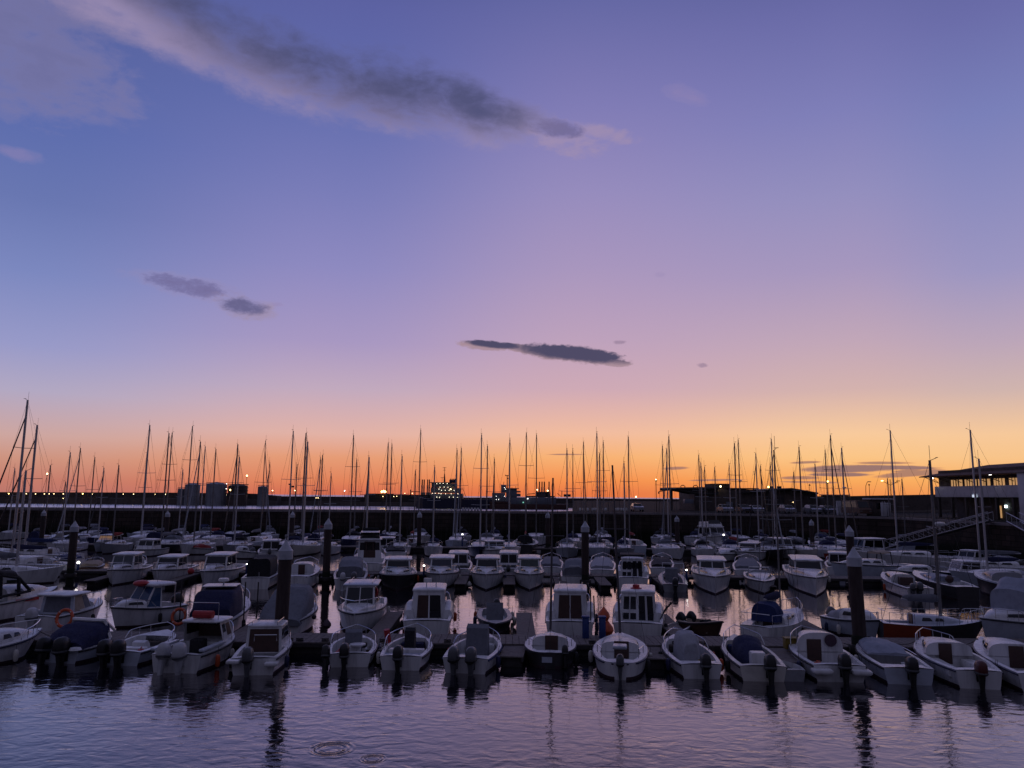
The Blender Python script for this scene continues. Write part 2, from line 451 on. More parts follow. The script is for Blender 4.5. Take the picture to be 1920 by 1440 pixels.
def dup(o, loc=None, rz=None, label=None):
    def rec(s, par):
        c = s.copy(); col.objects.link(c)
        if par is not None: c.parent = par
        for ch in list(s.children):
            rec(ch, c)
        return c
    c = rec(o, None)
    if loc is not None: c.location = loc
    if rz is not None: c.rotation_euler = (0, 0, rz)
    if label: c['label'] = label
    return c

# ------------------------------------------------------------------ boat builders
BOATS = []
class Hull:
    def __init__(s, L, B, fs=0.55, fb=0.85, tr=0.86, p=2.3, rake=0.45, d=0.3, tm=0.42, rnd=False, flare=0.45, sag=0.0):
        s.L, s.B, s.fs, s.fb, s.tr, s.p, s.rake, s.d, s.tm, s.rnd, s.flare, s.sag = L, B, fs, fb, tr, p, rake, d, tm, rnd, flare, sag
    def w(s, t):
        if t < s.tm:
            q = t / s.tm
            k = math.sqrt(max(0.0, 1 - (1 - q) ** 2)) if s.rnd else math.sin(q * math.pi / 2)
            k = s.tr + (1 - s.tr) * k
        else:
            k = 1 - ((t - s.tm) / (1 - s.tm)) ** s.p
        return max(0.012, k * s.B / 2)
    def z(s, t):
        return s.fs + (s.fb - s.fs) * t * t - s.sag * math.sin(math.pi * t)
    def y(s, t, z=None):
        k = 0 if z is None else 1 - min(1, max(0, (z + s.d) / (s.z(t) + s.d)))
        return -s.L / 2 + t * s.L - s.rake * t ** 4 * k
    def t_of(s, y):
        return min(1, max(0, (y + s.L / 2) / s.L))
    def section(s, t):
        w, zt = s.w(t), s.z(t)
        k = 1 - s.flare * t ** 4
        d = s.d * (1 - 0.6 * t ** 3)
        pts = [(0.03 * w, -d), (0.6 * w * k, -0.6 * d), (0.86 * w * k, -0.02), (0.90 * w * (k + 0.06 * (1 - k)), 0.11), (0.955 * w * (k + 0.6 * (1 - k)), 0.11 + (zt - 0.11) * 0.55), (w, zt)]
        full = [Vector((-x, s.y(t, z), z)) for x, z in reversed(pts)] + [Vector((x, s.y(t, z), z)) for x, z in pts]
        return full
TS = [0, .012, .03, .06, .10, .15, .2, .3, .42, .54, .65, .74, .82, .89, .945, .98, 1.0]
def hull_mesh(root, H, hm, stripe=None):
    mb = MB()
    secs = [H.section(t) for t in TS]
    n = len(secs[0])
    vs = [p for s_ in secs for p in s_]
    for i in range(len(secs) - 1):
        for j in range(n - 1):
            m = 1 if 2 <= j <= n - 4 else (2 if stripe is not None and TS[i] < .38 else 0)
            mb.f.append((i * n + j, i * n + j + 1, (i + 1) * n + j + 1, (i + 1) * n + j)); mb.mi.append(m)
    mb.v = [tuple(p) for p in vs]
    mb.f.append(tuple(range(n))); mb.mi.append(0)
    mb.f.append(tuple((len(secs) - 1) * n + j for j in range(n))); mb.mi.append(0)
    return mb.build('hull', [hm, ANTIF] + ([stripe] if stripe is not None else []), root, 40)
def sheer_path(H, side, t0, t1, k=14, dz=0.0, out=0.0):
    return [Vector((side * (H.w(t) + out), H.y(t), H.z(t) + dz)) for t in [t0 + (t1 - t0) * i / k for i in range(k + 1)]]
def rub_rail(root, H, m=RUB, r=0.035, dz=-0.05):
    mb = MB()
    path = sheer_path(H, -1, 0, 1, 16, dz, 0.008)[:-1] + list(reversed(sheer_path(H, 1, 0, 1, 16, dz, 0.008)))
    mb.tube(path, r, 5)
    return mb.build('rub_rail', m, root)
def deck_mesh(root, H, c0=0.05, c1=0.6, g=0.16, fl=0.18, dm=None, crown=0.05, name='deck'):
    mb = MB()
    T = sorted(set([t for t in TS] + [c0, c1]))
    ins = lambda a, b: (a + b) / 2 > c0 and (a + b) / 2 < c1
    wi = lambda t: max(H.w(t) - g, 0.04)
    for a, b in zip(T[:-1], T[1:]):
        ya, yb, za, zb, wa, wb = H.y(a), H.y(b), H.z(a), H.z(b), H.w(a), H.w(b)
        if ins(a, b):
            ia, ib = wi(a), wi(b)
            for s in (-1, 1):
                mb.add([(s * wa, ya, za + .012), (s * wb, yb, zb + .012), (s * ib, yb, zb + .03), (s * ia, ya, za + .03)], [(0, 1, 2, 3)])
                mb.add([(s * ia, ya, za + .03), (s * ib, yb, zb + .03), (s * ib * .96, yb, fl), (s * ia * .96, ya, fl)], [(0, 1, 2, 3)])
            mb.add([(-ia * .96, ya, fl), (ia * .96, ya, fl), (ib * .96, yb, fl), (-ib * .96, yb, fl)], [(0, 1, 2, 3)], 1)
        else:
            ca, cb = crown * wa / (H.B / 2), crown * wb / (H.B / 2)
            for s in (-1, 1):
                mb.add([(s * wa, ya, za + .012), (s * wb, yb, zb + .012), (s * wb * .5, yb, zb + cb * .8 + .012), (s * wa * .5, ya, za + ca * .8 + .012)], [(0, 1, 2, 3)])
                mb.add([(s * wa * .5, ya, za + ca * .8 + .012), (s * wb * .5, yb, zb + cb * .8 + .012), (0, yb, zb + cb + .012), (0, ya, za + ca + .012)], [(0, 1, 2, 3)])
    if c1 > c0:
        for c in (c0, c1):
            i, y, z = wi(c), H.y(c), H.z(c)
            mb.add([(-i, y, z + .03), (i, y, z + .03), (i * .96, y, fl), (-i * .96, y, fl)], [(0, 1, 2, 3)])
    return mb.build(name, [dm or WHITE, DECK], root, 30)
def bow_rail(root, H, t0=0.5, hgt=0.4, r=0.018, m=STEEL, inn=0.07, gap=False):
    mb = MB()
    k = 12
    P_ = lambda s, t, up: Vector((s * max(0.0, H.w(t) - inn), H.y(t) - 0.05, H.z(t) + up))
    ts = [t0 + (0.985 - t0) * i / k for i in range(k + 1)]
    for s in (-1, 1):
        up = lambda i: hgt * min(1.0, 0.25 + i / 3.0)
        mb.tube([P_(s, ts[0], 0.0)] + [P_(s, t, up(i)) for i, t in enumerate(ts)], r, 5)
        for i in (3, 6, 9):
            mb.tube([P_(s, ts[i], 0), P_(s, ts[i], up(i))], r * .85, 5)
    mb.tube([P_(-1, ts[-1], hgt), P_(0, 1.0, hgt) + Vector((0, .02, 0)), P_(1, ts[-1], hgt)], r, 5)
    return mb.build('bow_rail', m, root)
def outboard(root, H, x, m=MOTORB, tilt=0.0, s=1.0, lm=None, yoff=0.0):
    base = Vector((x, -H.L / 2 - 0.20 * s + yoff, H.fs - 0.10))
    M = Matrix.Translation(base) @ Matrix.Rotation(R(-tilt), 4, 'X')
    def ring(hw, hl, z, y0=0.0):
        return [M @ Vector((hw * math.copysign(abs(math.cos(a)) ** .7, math.cos(a)) * s, (y0 + hl * math.copysign(abs(math.sin(a)) ** .7, math.sin(a))) * s, z * s)) for a in [2 * math.pi * k / 12 for k in range(12)]]
    mb = MB()
    mb.loft([ring(.10, .16, -.04), ring(.17, .27, .02), ring(.185, .30, .16), ring(.18, .29, .34), ring(.15, .25, .45, -.01), ring(.09, .16, .51, -.02), ring(.02, .05, .53, -.02)])
    mb.loft([ring(.175, .285, .035), ring(.19, .305, .05), ring(.195, .31, .09), ring(.19, .30, .11)], 1)
    o = mb.build('outboard_motor', [m, MOTORG if m is not MOTORG else MOTORB], root, 50)
    lb = MB()
    lb.loft([ring(.12, .17, -.02), ring(.085, .13, -.30), ring(.06, .10, -.62), ring(.13, .26, -.63, -.03), ring(.13, .26, -.65, -.03), ring(.045, .09, -.67), ring(.05, .16, -.85), ring(.02, .10, -1.05)])
    lb.tube([M @ Vector((0, .12 * s, -.05 * s)), M @ Vector((0, .30 * s, -.12 * s))], .06 * s, 6)
    lb.box((0, 0, 0), (.22 * s, .10 * s, .30 * s), M=Matrix.Identity(3))
    for i in range(len(lb.v) - 8, len(lb.v)):
        lb.v[i] = tuple(Vector(lb.v[i]) + base + Vector((0, .20 * s, -.12 * s)))
    lb.build('motor_leg', lm or m, o, 40)
    return o
class House:
    """Box-like wheelhouse: eight corners, panes laid on its walls."""
    def __init__(s, y0, y1, w0, z0, h, rf=0.35, rb=0.0, tin=0.9, wf=None):
        wf = wf or w0
        a = [(-w0, y0, z0), (w0, y0, z0), (wf, y1, z0), (-wf, y1, z0)]
        b = [(-w0 * tin, y0 + rb, z0 + h), (w0 * tin, y0 + rb, z0 + h), (wf * tin, y1 - rf, z0 + h), (-wf * tin, y1 - rf, z0 + h)]
        s.a, s.b = a, b
        s.back = (a[0], a[1], b[1], b[0]); s.front = (a[2], a[3], b[3], b[2])
        s.star = (a[1], a[2], b[2], b[1]); s.port = (a[3], a[0], b[0], b[3])
        s.c = Vector((0, (y0 + y1) / 2, z0 + h / 2)); s.top = z0 + h
        s.ty0, s.ty1, s.tw = y0 + rb, y1 - rf, max(w0, wf) * tin
    def walls(s, root, m=WHITE, open_back=False):
        mb = MB()
        vs = [Vector(p) for p in s.a + s.b]
        fs = [(1, 2, 6, 5), (2, 3, 7, 6), (3, 0, 4, 7), (4, 5, 6, 7)]
        if not open_back: fs.append((0, 1, 5, 4))
        mb.add(vs, fs)
        return mb.build('cabin', m, root, 30)
    def roof(s, root, m=WHITE, over=0.10, th=0.09, aft=None, fwd=None, crown=0.05, name='roof'):
        mb = MB(); aft = over if aft is None else aft; fwd = over if fwd is None else fwd
        y0, y1, w_ = s.ty0 - aft, s.ty1 + fwd, s.tw + over
        def ring(k, z):
            cr = .22
            pts = []
            for (sx, yy) in ((-1, y0), (1, y0), (1, y1), (-1, y1)):
                pass
            hw, ya, yb = w_ * k, y0 + (1 - k) * w_, y1 - (1 - k) * w_
            c = min(cr, hw * .5)
            return [Vector(p) for p in ((-hw + c, ya, z), (hw - c, ya, z), (hw - c * .3, ya + c * .3, z), (hw, ya + c, z), (hw, yb - c, z), (hw - c * .3, yb - c * .3, z), (hw - c, yb, z), (-hw + c, yb, z), (-hw + c * .3, yb - c * .3, z), (-hw, yb - c, z), (-hw, ya + c, z), (-hw + c * .3, ya + c * .3, z))]
        z = s.top + 0.003
        mb.loft([ring(.97, z), ring(1.0, z + th * .4), ring(.985, z + th * .8), ring(.93, z + th), ring(.5, z + th + crown)])
        return mb.build(name, m, root, 40)
    def win(s, root, face, u0, u1, v0, v1, m=GLASS, name='window'):
        mb = MB().panel(getattr(s, face), u0, u1, v0, v1, center=s.c)
        return mb.build(name, m, root)
    def wins(s, root, face, n, u0=.06, u1=.94, v0=.42, v1=.92, gap=.04, m=GLASS):
        wd = (u1 - u0 - gap * (n - 1)) / n
        for i in range(n):
            s.win(root, face, u0 + i * (wd + gap), u0 + i * (wd + gap) + wd, v0, v1, m)
def cuddy(root, H, t0, t1, hc, side=0.2, m=WHITE, e=0.55, door=None, wins=2, doorm=DOORB, wm=GLASS, prof=None, name='cabin'):
    """Low cabin moulded into the foredeck, closed aft by a bulkhead with an optional door."""
    mb = MB(); secs = []
    prof = prof or (lambda q: (1 - q ** 2.2) ** .75)
    N = 9
    for i in range(N):
        q = i / (N - 1); t = t0 + (t1 - t0) * q
        secs.append((H.y(t), max(.08, (H.w(t) - side) * (1 - .25 * q)), H.z(t) - .02, max(.03, hc * prof(q))))
    mb.arch(secs, e, 12)
    o = mb.build(name, m, root, 40)
    if door:
        dw, z0, dh, dxo = door
        MB().box((dxo, secs[0][0] - .015, z0 + dh / 2), (dw, .05, dh), ch=.015).build('door', doorm, root)
    if wins:
        for s in (-1, 1):
            mbw = MB()
            qs = [.14 + .40 * k / 6 for k in range(7)]
            def surf(q, v, out):
                f = q * (N - 1); i = min(int(f), N - 2); fr = f - i
                y, hw, z0, h = [secs[i][k] * (1 - fr) + secs[i + 1][k] * fr for k in range(4)]
                a = v * math.pi / 2
                return Vector((s * (hw * math.cos(a) ** e + out), y, z0 + h * math.sin(a) ** e + out * .4))
            if wins == 1:
                groups = [(.12, .60)]
            elif wins == 2:
                groups = [(.12, .32), (.37, .55)]
            else:
                groups = [(.10, .24), (.28, .42), (.46, .60)]
            for qa, qb in groups:
                g = MB()
                rows_ = []
                for iv in range(4):
                    f = iv / 3
                    a0, a1 = qa + .025 * f, qb - .045 * f
                    rows_.append([surf(a0 + (a1 - a0) * iu / 4, .13 + .29 * f, .012) for iu in range(5)])
                back_ = [[p - Vector((s * .03, 0, .012)) for p in r_] for r_ in rows_]
                g.loft(rows_, 0, False, False); g.loft(back_, 0, False, False)
                g.build('window', wm, root)
    return o
def canvas(root, secs, m=CNAVY, e=0.5, name='canvas_cover'):
    rj = random.Random(len(bpy.data.meshes))
    N = 3; out = []
    for a, b in zip(secs[:-1], secs[1:]):
        for k in range(N):
            q = k / N; s_ = [x * (1 - q) + y_ * q for x, y_ in zip(a, b)]
            s_[3] *= 1 - .05 * math.sin(math.pi * q); s_[1] *= 1 - .025 * math.sin(math.pi * q)
            out.append(tuple(s_))
    out.append(secs[-1])
    mb = MB().arch(out, e, 18)
    ph = [rj.uniform(0, 6.3) for _ in range(4)]
    mb.v = [(x * (1 + .018 * math.sin(5.3 * y + 4 * z + ph[0])) , y + .018 * math.sin(7 * x + 3 * z + ph[1]), z + .022 * math.sin(6.1 * x + 4.7 * y + ph[2]) + .012 * math.sin(13 * x - 9 * y + ph[3])) for x, y, z in mb.v]
    return mb.build(name, m, root, 60)
def console(root, y, z0, w=0.6, h=0.85, m=WHITE, cov=None, screen=True):
    mb = MB()
    mb.extr([(y - .3, z0), (y + .28, z0), (y + .22, z0 + h * .7), (y + .05, z0 + h), (y - .2, z0 + h * .9)], -w / 2, w / 2)
    o = mb.build('console', cov or m, root, 30)
    if screen and not cov:
        MB().panel(((-w / 2, y + .16, z0 + h * .85), (w / 2, y + .16, z0 + h * .85), (w / 2 * .8, y - .02, z0 + h + .38), (-w / 2 * .8, y - .02, z0 + h + .38)), 0, 1, 0, 1).build('windscreen', GLASS, root)
    return o
def seat_box(root, y, z0, w, d=0.4, h=0.38, m=WHITE):
    return MB().box((0, y, z0 + h / 2), (w, d, h), ch=.04).build('seat', m, root)
def antenna(root, x, y, z, h=1.6, lean=0.0):
    return MB().tube([(x, y, z), (x + lean, y - .1, z + h)], .011, 4, r1=.005).build('antenna', WIRE, root)
def radar(root, x, y, z, m=WHITE):
    mb = MB().tube([(x, y, z), (x, y, z + .22)], .04, 6)
    mb.lathe([(.02, .2), (.24, .21), (.27, .28), (.24, .36), (.03, .38)], 14, (x, y, z))
    return mb.build('radar_dome', m, root)
def grab_rails(root, s, m=STEEL, h=.07):
    mb = MB()
    for sx in (-1, 1):
        x = sx * s.tw * .75
        z = s.top + .13
        ys = [s.ty0 + (s.ty1 - s.ty0) * k / 4 for k in range(5)]
        mb.tube([(x, ys[0], z - .05)] + [(x, y, z + h) for y in ys] + [(x, ys[-1], z - .05)], .014, 5)
    return mb.build('roof_rail', m, root)
def base_boat(name, label, cat, px, yaw, H, near=None, hm=WHITE, cock=(.05, .55), g=.16, fl=.18, dm=None, end='stern', group=None, rub=RUB):
    """Boat whose near end (stern or bow) floats at the water point px; yaw 0 = bow away from the quay where one stands."""
    p = W(*px) if len(px) == 2 else Vector(px)
    d = Vector((-math.sin(R(yaw)), math.cos(R(yaw)), 0))
    half = H.L / 2 - (H.rake * .8 if end == 'bow' else 0)
    loc = p + d * half if end == 'stern' else (p - d * half if end == 'bow' else p)
    root = thing(name, label, cat, loc, R(yaw), group)
    hull_mesh(root, H, hm)
    deck_mesh(root, H, cock[0], cock[1], g, fl, dm)
    if rub: rub_rail(root, H, rub)
    BOATS.append((root, H, label))
    return root
# --- sailing yachts
_sm = {}
def yacht(label, top, Y, yaw=180, L=9.0, hm=WHITE, cover=CNAVY, spread=1, furl=None, B=None, mr=0.085, detail=1, lean=0.0, boom=True, radar_on=False, group=None, mastm=None, name='sailing_yacht', hood=None, deckm=None, stripe=None, fup=0.0, aftm=None):
    """Yacht whose masthead stands at the photo point top, Y metres out; the mast is stepped at 0.58 of the length."""
    hd = WY(top[0], top[1], Y)
    B = B or L * 0.31
    H = Hull(L, B, fs=.72 + .02 * L + fup, fb=1.0 + .035 * L, tr=.62, p=2.0, rake=.9, d=.35, tm=.45, sag=.06)
    ym = .08 * L
    d = Vector((-math.sin(R(yaw)), math.cos(R(yaw)), 0))
    loc = Vector((hd.x, Y, 0)) - d * ym
    root = thing(name, label, 'sailing boat', loc, R(yaw), group)
    hull_mesh(root, H, hm, aftm)
    deck_mesh(root, H, .05, .30, B * .22, H.fs - .35, deckm or WHITE)
    if stripe: rub_rail(root, H, stripe, .04, -.12)
    c = cuddy(root, H, .30, .80, .42 + .012 * L, side=.30, m=deckm or WHITE, e=.5, door=(.55, H.fs - .3, .75, 0), wins=2 if detail else 1)
    zt = hd.z
    dk = H.z(.58) + .3
    ml = Vector((lean, 0, 0))
    mb = MB()
    M0, M1 = Vector((-lean, ym, dk)), Vector((0, ym, zt))
    mb.tube([M0, M0.lerp(M1, .8), M1], mr, 7, r1=mr * .72)
    mast = mb.build('mast', mastm or ALU, root)
    hgt = zt - dk
    rg = MB(); RR = .010 if Y < 90 else .011
    sprs = []
    for k in range(spread):
        zz = dk + hgt * ((k + 1) / (spread + 1) + (.06 if spread == 1 else 0.02))
        ww = B * .36 * (1 - .18 * k)
        MB().tube([(-ww, ym - .12, zz + .05), (0, ym, zz), (ww, ym - .12, zz + .05)], .028, 5).build('spreader', mastm or DARKALU, mast)
        sprs.append((ww, zz))
    for s in (-1, 1):
        pth = [Vector((s * (H.w(.55) - .05), ym - .2, H.z(.55)))] + [Vector((s * ww, ym - .12, zz + .05)) for ww, zz in sprs] + [Vector((0, ym, zt - .1))]
        rg.tube(pth, RR, 4)
    bow = Vector((0, H.y(.985), H.z(.985) + .05))
    if not furl:
        rg.tube([bow, (0, ym, zt - hgt * .06)], RR, 4)
    rg.tube([(0, H.y(.02), H.z(.02)), (0, ym, zt)], RR, 4)
    for s in (-1, 1): rg.tube([(s * (H.w(.5) - .05), ym - .5, H.z(.5)), (0, ym, dk + hgt * .55)], RR * .9, 4)
    rg.build('rigging', WIRE, root)
    if furl:
        MB().tube([bow + Vector((0, 0, .4)), bow.lerp(Vector((0, ym, zt - hgt * .07)), .3), Vector((0, ym, zt - hgt * .1))], .095, 6, r1=.05).build('furled_sail', furl, root)
    # masthead fittings
    mh = MB().tube([(0, ym + .05, zt), (0, ym + .32, zt + .12)], .016, 4).tube([(.05, ym, zt), (.05, ym, zt + .75)], .012, 4).box((0, ym + .34, zt + .14), (.22, .05, .03))
    mh.build('masthead_vane', WIRE, mast)
    if boom:
        bl = L * .36; zb = dk + .75
        MB().tube([(0, ym - .1, zb), (0, ym - bl, zb + .05)], .055, 6).build('boom', ALU, root)
        if cover:
            mbc = MB(); rings = []
            for k in range(7):
                q = k / 6; yy = ym - .05 - bl * .95 * q
                r_ = (.17 * (1 - .45 * q)) * (1.0 if 0 < k < 6 else .55)
                rings.append([Vector((r_ * .8 * math.cos(a), yy, zb + .12 + (1.15 if k == 0 else 1.0) * r_ * 1.4 * math.sin(a))) for a in [2 * math.pi * j / 8 for j in range(8)]])
            mbc.loft(rings)
            mbc.build('sail_cover', cover, root, 50)
    if hood:
        canvas(root, [(H.y(.30) - .5, B * .28, H.fs + .1, .85), (H.y(.30), B * .30, H.fs + .1, .95), (H.y(.36), B * .27, H.fs + .3, .55)], hood, .6, 'spray_hood')
    if radar_on:
        radar(mast, 0.0, ym + .25, dk + hgt * .55)
    if detail:
        bow_rail(root, H, .8, .55, .016)
        mbp = MB()
        for s in (-1, 1):
            for t in (.06, .28, .5, .7):
                mbp.tube([(s * (H.w(t) - .06), H.y(t), H.z(t)), (s * (H.w(t) - .06), H.y(t), H.z(t) + .55)], .014, 4)
            mbp.tube([Vector((s * (H.w(t) - .06), H.y(t), H.z(t) + .55)) for t in (.06, .17, .28, .39, .5, .6, .7, .8)], .009, 4)
        mbp.tube([(-H.w(.03) + .05, H.y(.02), H.z(0) + .6), (0, H.y(0), H.z(0) + .62), (H.w(.03) - .05, H.y(.02), H.z(0) + .6)], .016, 4)
        mbp.build('guard_rail', STEEL, root)
    return root

# ------------------------------------------------------------------ water
def make_water():
    m = bpy.data.materials.new('harbour_water'); m.use_nodes = True
    t = NT(m.node_tree)
    for n in list(m.node_tree.nodes): m.node_tree.nodes.remove(n)
    geo = t.n('ShaderNodeNewGeometry').outputs['Position']
    sp = t.n('ShaderNodeSeparateXYZ'); t.put(sp.inputs[0], geo)
    mp = t.n('ShaderNodeMapping'); t.put(mp.inputs[0], geo); mp.inputs['Scale'].default_value = (.75, 1.15, 1); mp.inputs['Rotation'].default_value = (0, 0, R(16))
    n1 = t.noise(mp.outputs[0], 2.2, 1.4, .5, .5)
    n2 = t.noise(mp.outputs[0], 5.5, 4, .55, .4)
    n3 = t.noise(mp.outputs[0], .16, 3, .5, .3)
    calm = t.mr(sp.outputs[1], 24.0, 40.0, 1.0, .40)
    patch = t.mr(n3, .35, .65, .5, 1.15)
    hgt = t.m('MULTIPLY', t.m('ADD', t.m('MULTIPLY', n1, .025), t.m('MULTIPLY', n2, .007)), t.m('MULTIPLY', calm, patch))
    for (cx, cy), rad, amp in (((W(622, 1404).x, W(622, 1404).y), .52, .007), ((W(699, 1423).x, W(699, 1423).y), .30, .0045)):
        vx = t.m('SUBTRACT', sp.outputs[0], cx); vy = t.m('SUBTRACT', sp.outputs[1], cy)
        r = t.m('SQRT', t.m('ADD', t.m('MULTIPLY', vx, vx), t.m('MULTIPLY', vy, vy)))
        env = t.m('MULTIPLY', t.mr(r, rad * .25, rad * .8), t.mr(r, rad * .95, rad * 1.5, 1.0, 0.0))
        wv = t.m('MULTIPLY', t.m('SINE', t.m('MULTIPLY', r, 6.283 / (rad * .36))), env)
        hgt = t.m('ADD', hgt, t.m('MULTIPLY', wv, amp))
    bp = t.n('ShaderNodeBump'); bp.inputs['Strength'].default_value = 1.0; bp.inputs['Distance'].default_value = 1.0
    t.put(bp.inputs['Height'], hgt)
    lw = t.n('ShaderNodeLayerWeight'); lw.inputs[0].default_value = .5; t.put(lw.inputs['Normal'], bp.outputs[0])
    fac = t.ramp(lw.outputs['Facing'], [(0.0, (.02,) * 3 + (1,)), (.55, (.06,) * 3 + (1,)), (.66, (.22,) * 3 + (1,)), (.76, (.46,) * 3 + (1,)), (.86, (.66,) * 3 + (1,)), (.97, (.90,) * 3 + (1,))])
    gl = t.n('ShaderNodeBsdfGlossy'); t.put(gl.inputs['Roughness'], t.mr(sp.outputs[1], 118, 150, .018, .30)); t.put(gl.inputs['Normal'], bp.outputs[0]); gl.inputs['Color'].default_value = (1.0, .955, .95, 1)
    df = t.n('ShaderNodeBsdfDiffuse'); df.inputs['Color'].default_value = (.006, .007, .014, 1); 
    mx = t.n('ShaderNodeMixShader'); t.put(mx.inputs[0], fac)
    m.node_tree.links.new(df.outputs[0], mx.inputs[1]); m.node_tree.links.new(gl.outputs[0], mx.inputs[2])
    o = t.n('ShaderNodeOutputMaterial'); m.node_tree.links.new(mx.outputs[0], o.inputs[0])
    return m
wm_ = MB().add([(-2500, -60, 0), (2500, -60, 0), (2500, 5000, 0), (-2500, 5000, 0)], [(0, 1, 2, 3)])
tag(wm_.build('water', make_water()), 'calm rippled harbour water reflecting the dusk sky', 'water', kind='structure')

# ------------------------------------------------------------------ quay, mole and sea walls
QZ = 4.4
edge = [W(-420, 951, QZ), W(75, 953.5, QZ), W(400, 955.5, QZ), W(760, 958, QZ), W(1144, 961, QZ), W(1536, 966, QZ), W(1690, 970.5, QZ)]
corner = edge[-1]
side = [Vector((corner.x + .9, 80, QZ)), Vector((corner.x + 1.2, 40, QZ))]
front = edge + side
X0 = 9.5
back = [Vector((140, 40, QZ)), Vector((260, 420, QZ)), Vector((36, 450, QZ)), Vector((X0 + 1.6, 136, QZ)), Vector((X0 - 3, 131.5, QZ)), Vector((edge[3].x, 132.5, QZ)), Vector((edge[0].x, 127.5, QZ))]
mbq = MB().prism([(p.x, p.y) for p in front + back], 3.6, QZ)
tag(mbq.build('quay', ASPH, None, 20), 'asphalt quay and mole along the far side of the marina', 'quay', kind='structure')
def strip_wall(path, th, z0, z1, off=0.0):
    """Vertical wall following a plan path, th thick towards the land side (left normal)."""
    mb = MB(); A, Bk = [], []
    for i, p in enumerate(path):
        t_ = (path[min(i + 1, len(path) - 1)] - path[max(i - 1, 0)]); t_.z = 0; t_.normalize()
        nrm = Vector((-t_.y, t_.x, 0))
        A.append(p + nrm * off); Bk.append(p + nrm * (off + th))
    rings = []
    for a, b in zip(A, Bk):
        rings.append([Vector((a.x, a.y, z0)), Vector((a.x, a.y, z1)), Vector((b.x, b.y, z1)), Vector((b.x, b.y, z0))])
    return mb.loft(rings)
mw = tag(strip_wall(edge, .9, -3, QZ - .28, -.02).build('quay_wall', WALLD, None, 25), 'long dark stone quay wall behind the last row of moored yachts', 'quay wall')
strip_wall(edge, .8, QZ - .272, QZ + .02, -.10).build('coping', COPING, mw, 25)
mw2 = tag(strip_wall([corner] + side, .9, -3, QZ - .28, -.02).build('quay_wall', WALLD, None, 25), 'dark quay wall below the tiled roof building, where the gangways start', 'quay wall')
strip_wall([corner] + side, .8, QZ - .272, QZ + .02, -.10).build('coping', COPING, mw2, 25)
# fender timbers on the quay wall, one by one
for k, px in enumerate((860, 1015, 1180, 1245, 1398, 1452)):
    e = W(px, 961 if px < 1200 else 964, QZ)
    mbl = MB()
    for s in (-.25, .25):
        mbl.tube([(e.x + s, e.y - .25, -.5), (e.x + s, e.y - .25, QZ + .1)], .05, 5)
    for z in [0.2 + .4 * i for i in range(11)]:
        mbl.tube([(e.x - .25, e.y - .25, z), (e.x + .25, e.y - .25, z)], .03, 4)
    tag(mbl.build('quay_ladder', DARKM), 'dark iron ladder fixed to the far quay wall', 'ladder', 'ladders on the quay wall')
def seawall(name, label, pts, Y0, th, mat_):
    """Sea wall whose crest follows photo points at distance Y0."""
    cr = [WY(x, y, Y0) for x, y in pts]
    mb = MB(); rings = []
    for p in cr:
        rings.append([Vector((p.x, Y0 - 4, -2)), Vector((p.x, Y0 - 1.5, p.z - 3.2)), Vector((p.x, Y0, p.z - 3.0)), Vector((p.x, Y0, p.z)), Vector((p.x, Y0 + th, p.z)), Vector((p.x, Y0 + th, -2))])
    mb.loft(rings)
    return tag(mb.build(name, mat_, None, 25), label, 'sea wall')
seawall('breakwater', 'dark concrete breakwater with a row of lamps beyond the mole', [(-700, 920), (0, 922.6), (330, 923.6), (470, 925.5), (520, 930)], 450, 8, RUBBLE)
seawall('breakwater', 'lower dark breakwater running behind the two lit ships', [(486, 930.3), (640, 931.2), (700, 932), (960, 933.4), (1250, 935.6), (1700, 940)], 462, 8, RUBBLE)
seawall('harbour_wall', 'dark harbour wall behind the van and parked cars', [(1515, 930.6), (1600, 930), (1740, 927.4), (1900, 925)], 152, 1.2, PLASTD)

# ------------------------------------------------------------------ pontoons
def pontoon(label, a, b, wid=2.4, z=.52, name='floating_pontoon'):
    a, b = Vector((a[0], a[1], 0)), Vector((b[0], b[1], 0))
    d = b - a; L = d.length
    root = thing(name, label, 'pontoon', a, math.atan2(d.y, d.x))
    mb = MB(); k = 0.0
    step = .30 if L > 20 else .25
    while k < L:
        mb.box((k + step / 2, 0, z - .03), (step - .02, wid, .05 + .008 * random.random()))
        k += step
    mb.build('decking', PLANK, root)
    fb = MB()
    for s in (-1, 1):
        fb.box((L / 2, s * (wid / 2 - .05), z - .14), (L, .1, .16))
    nf = max(2, int(L / 4))
    for i in range(nf):
        fb.box(((i + .5) * L / nf, 0, .05), (L / nf * .7, wid * .86, .62), ch=.05)
    fb.build('float', FLOATM, root)
    return root
P1a, P1b = W(-150, 1189, .52), W(2050, 1207, .52)
Y1 = lambda X: P1a.y + (P1b.y - P1a.y) * (X - P1a.x) / (P1b.x - P1a.x)
pontoon('long plank pontoon between the two front rows of boats', (P1a.x, P1a.y), (P1b.x, P1b.y), 2.3)
pontoon('long plank pontoon behind the row of white cabin cruisers', (-58, 66.5), (52, 64.5), 2.3)
pontoon('long plank pontoon among the yachts, close to the quay wall', (-78, 98.5), (52, 98), 2.3)
for (x, y), lab, ln in (((958, 1252), 'short finger pontoon with pale edges beside the twin-engined open boat', 6.6), ((1228, 1256), 'short finger pontoon between the round-sterned sloop and the open boat with a pale console cover', 5.5), ((1492, 1264), 'short finger pontoon with a yellow crate beside the domed cabin boat', 5.5), ((728, 1240), 'narrow wooden finger pontoon between the two open boats with bow rails', 3.5)):
    p = W(x, y)
    pontoon(lab, (p.x, p.y), (p.x + .2, Y1(p.x) - 1.2), 1.0, .45, 'finger_pontoon')
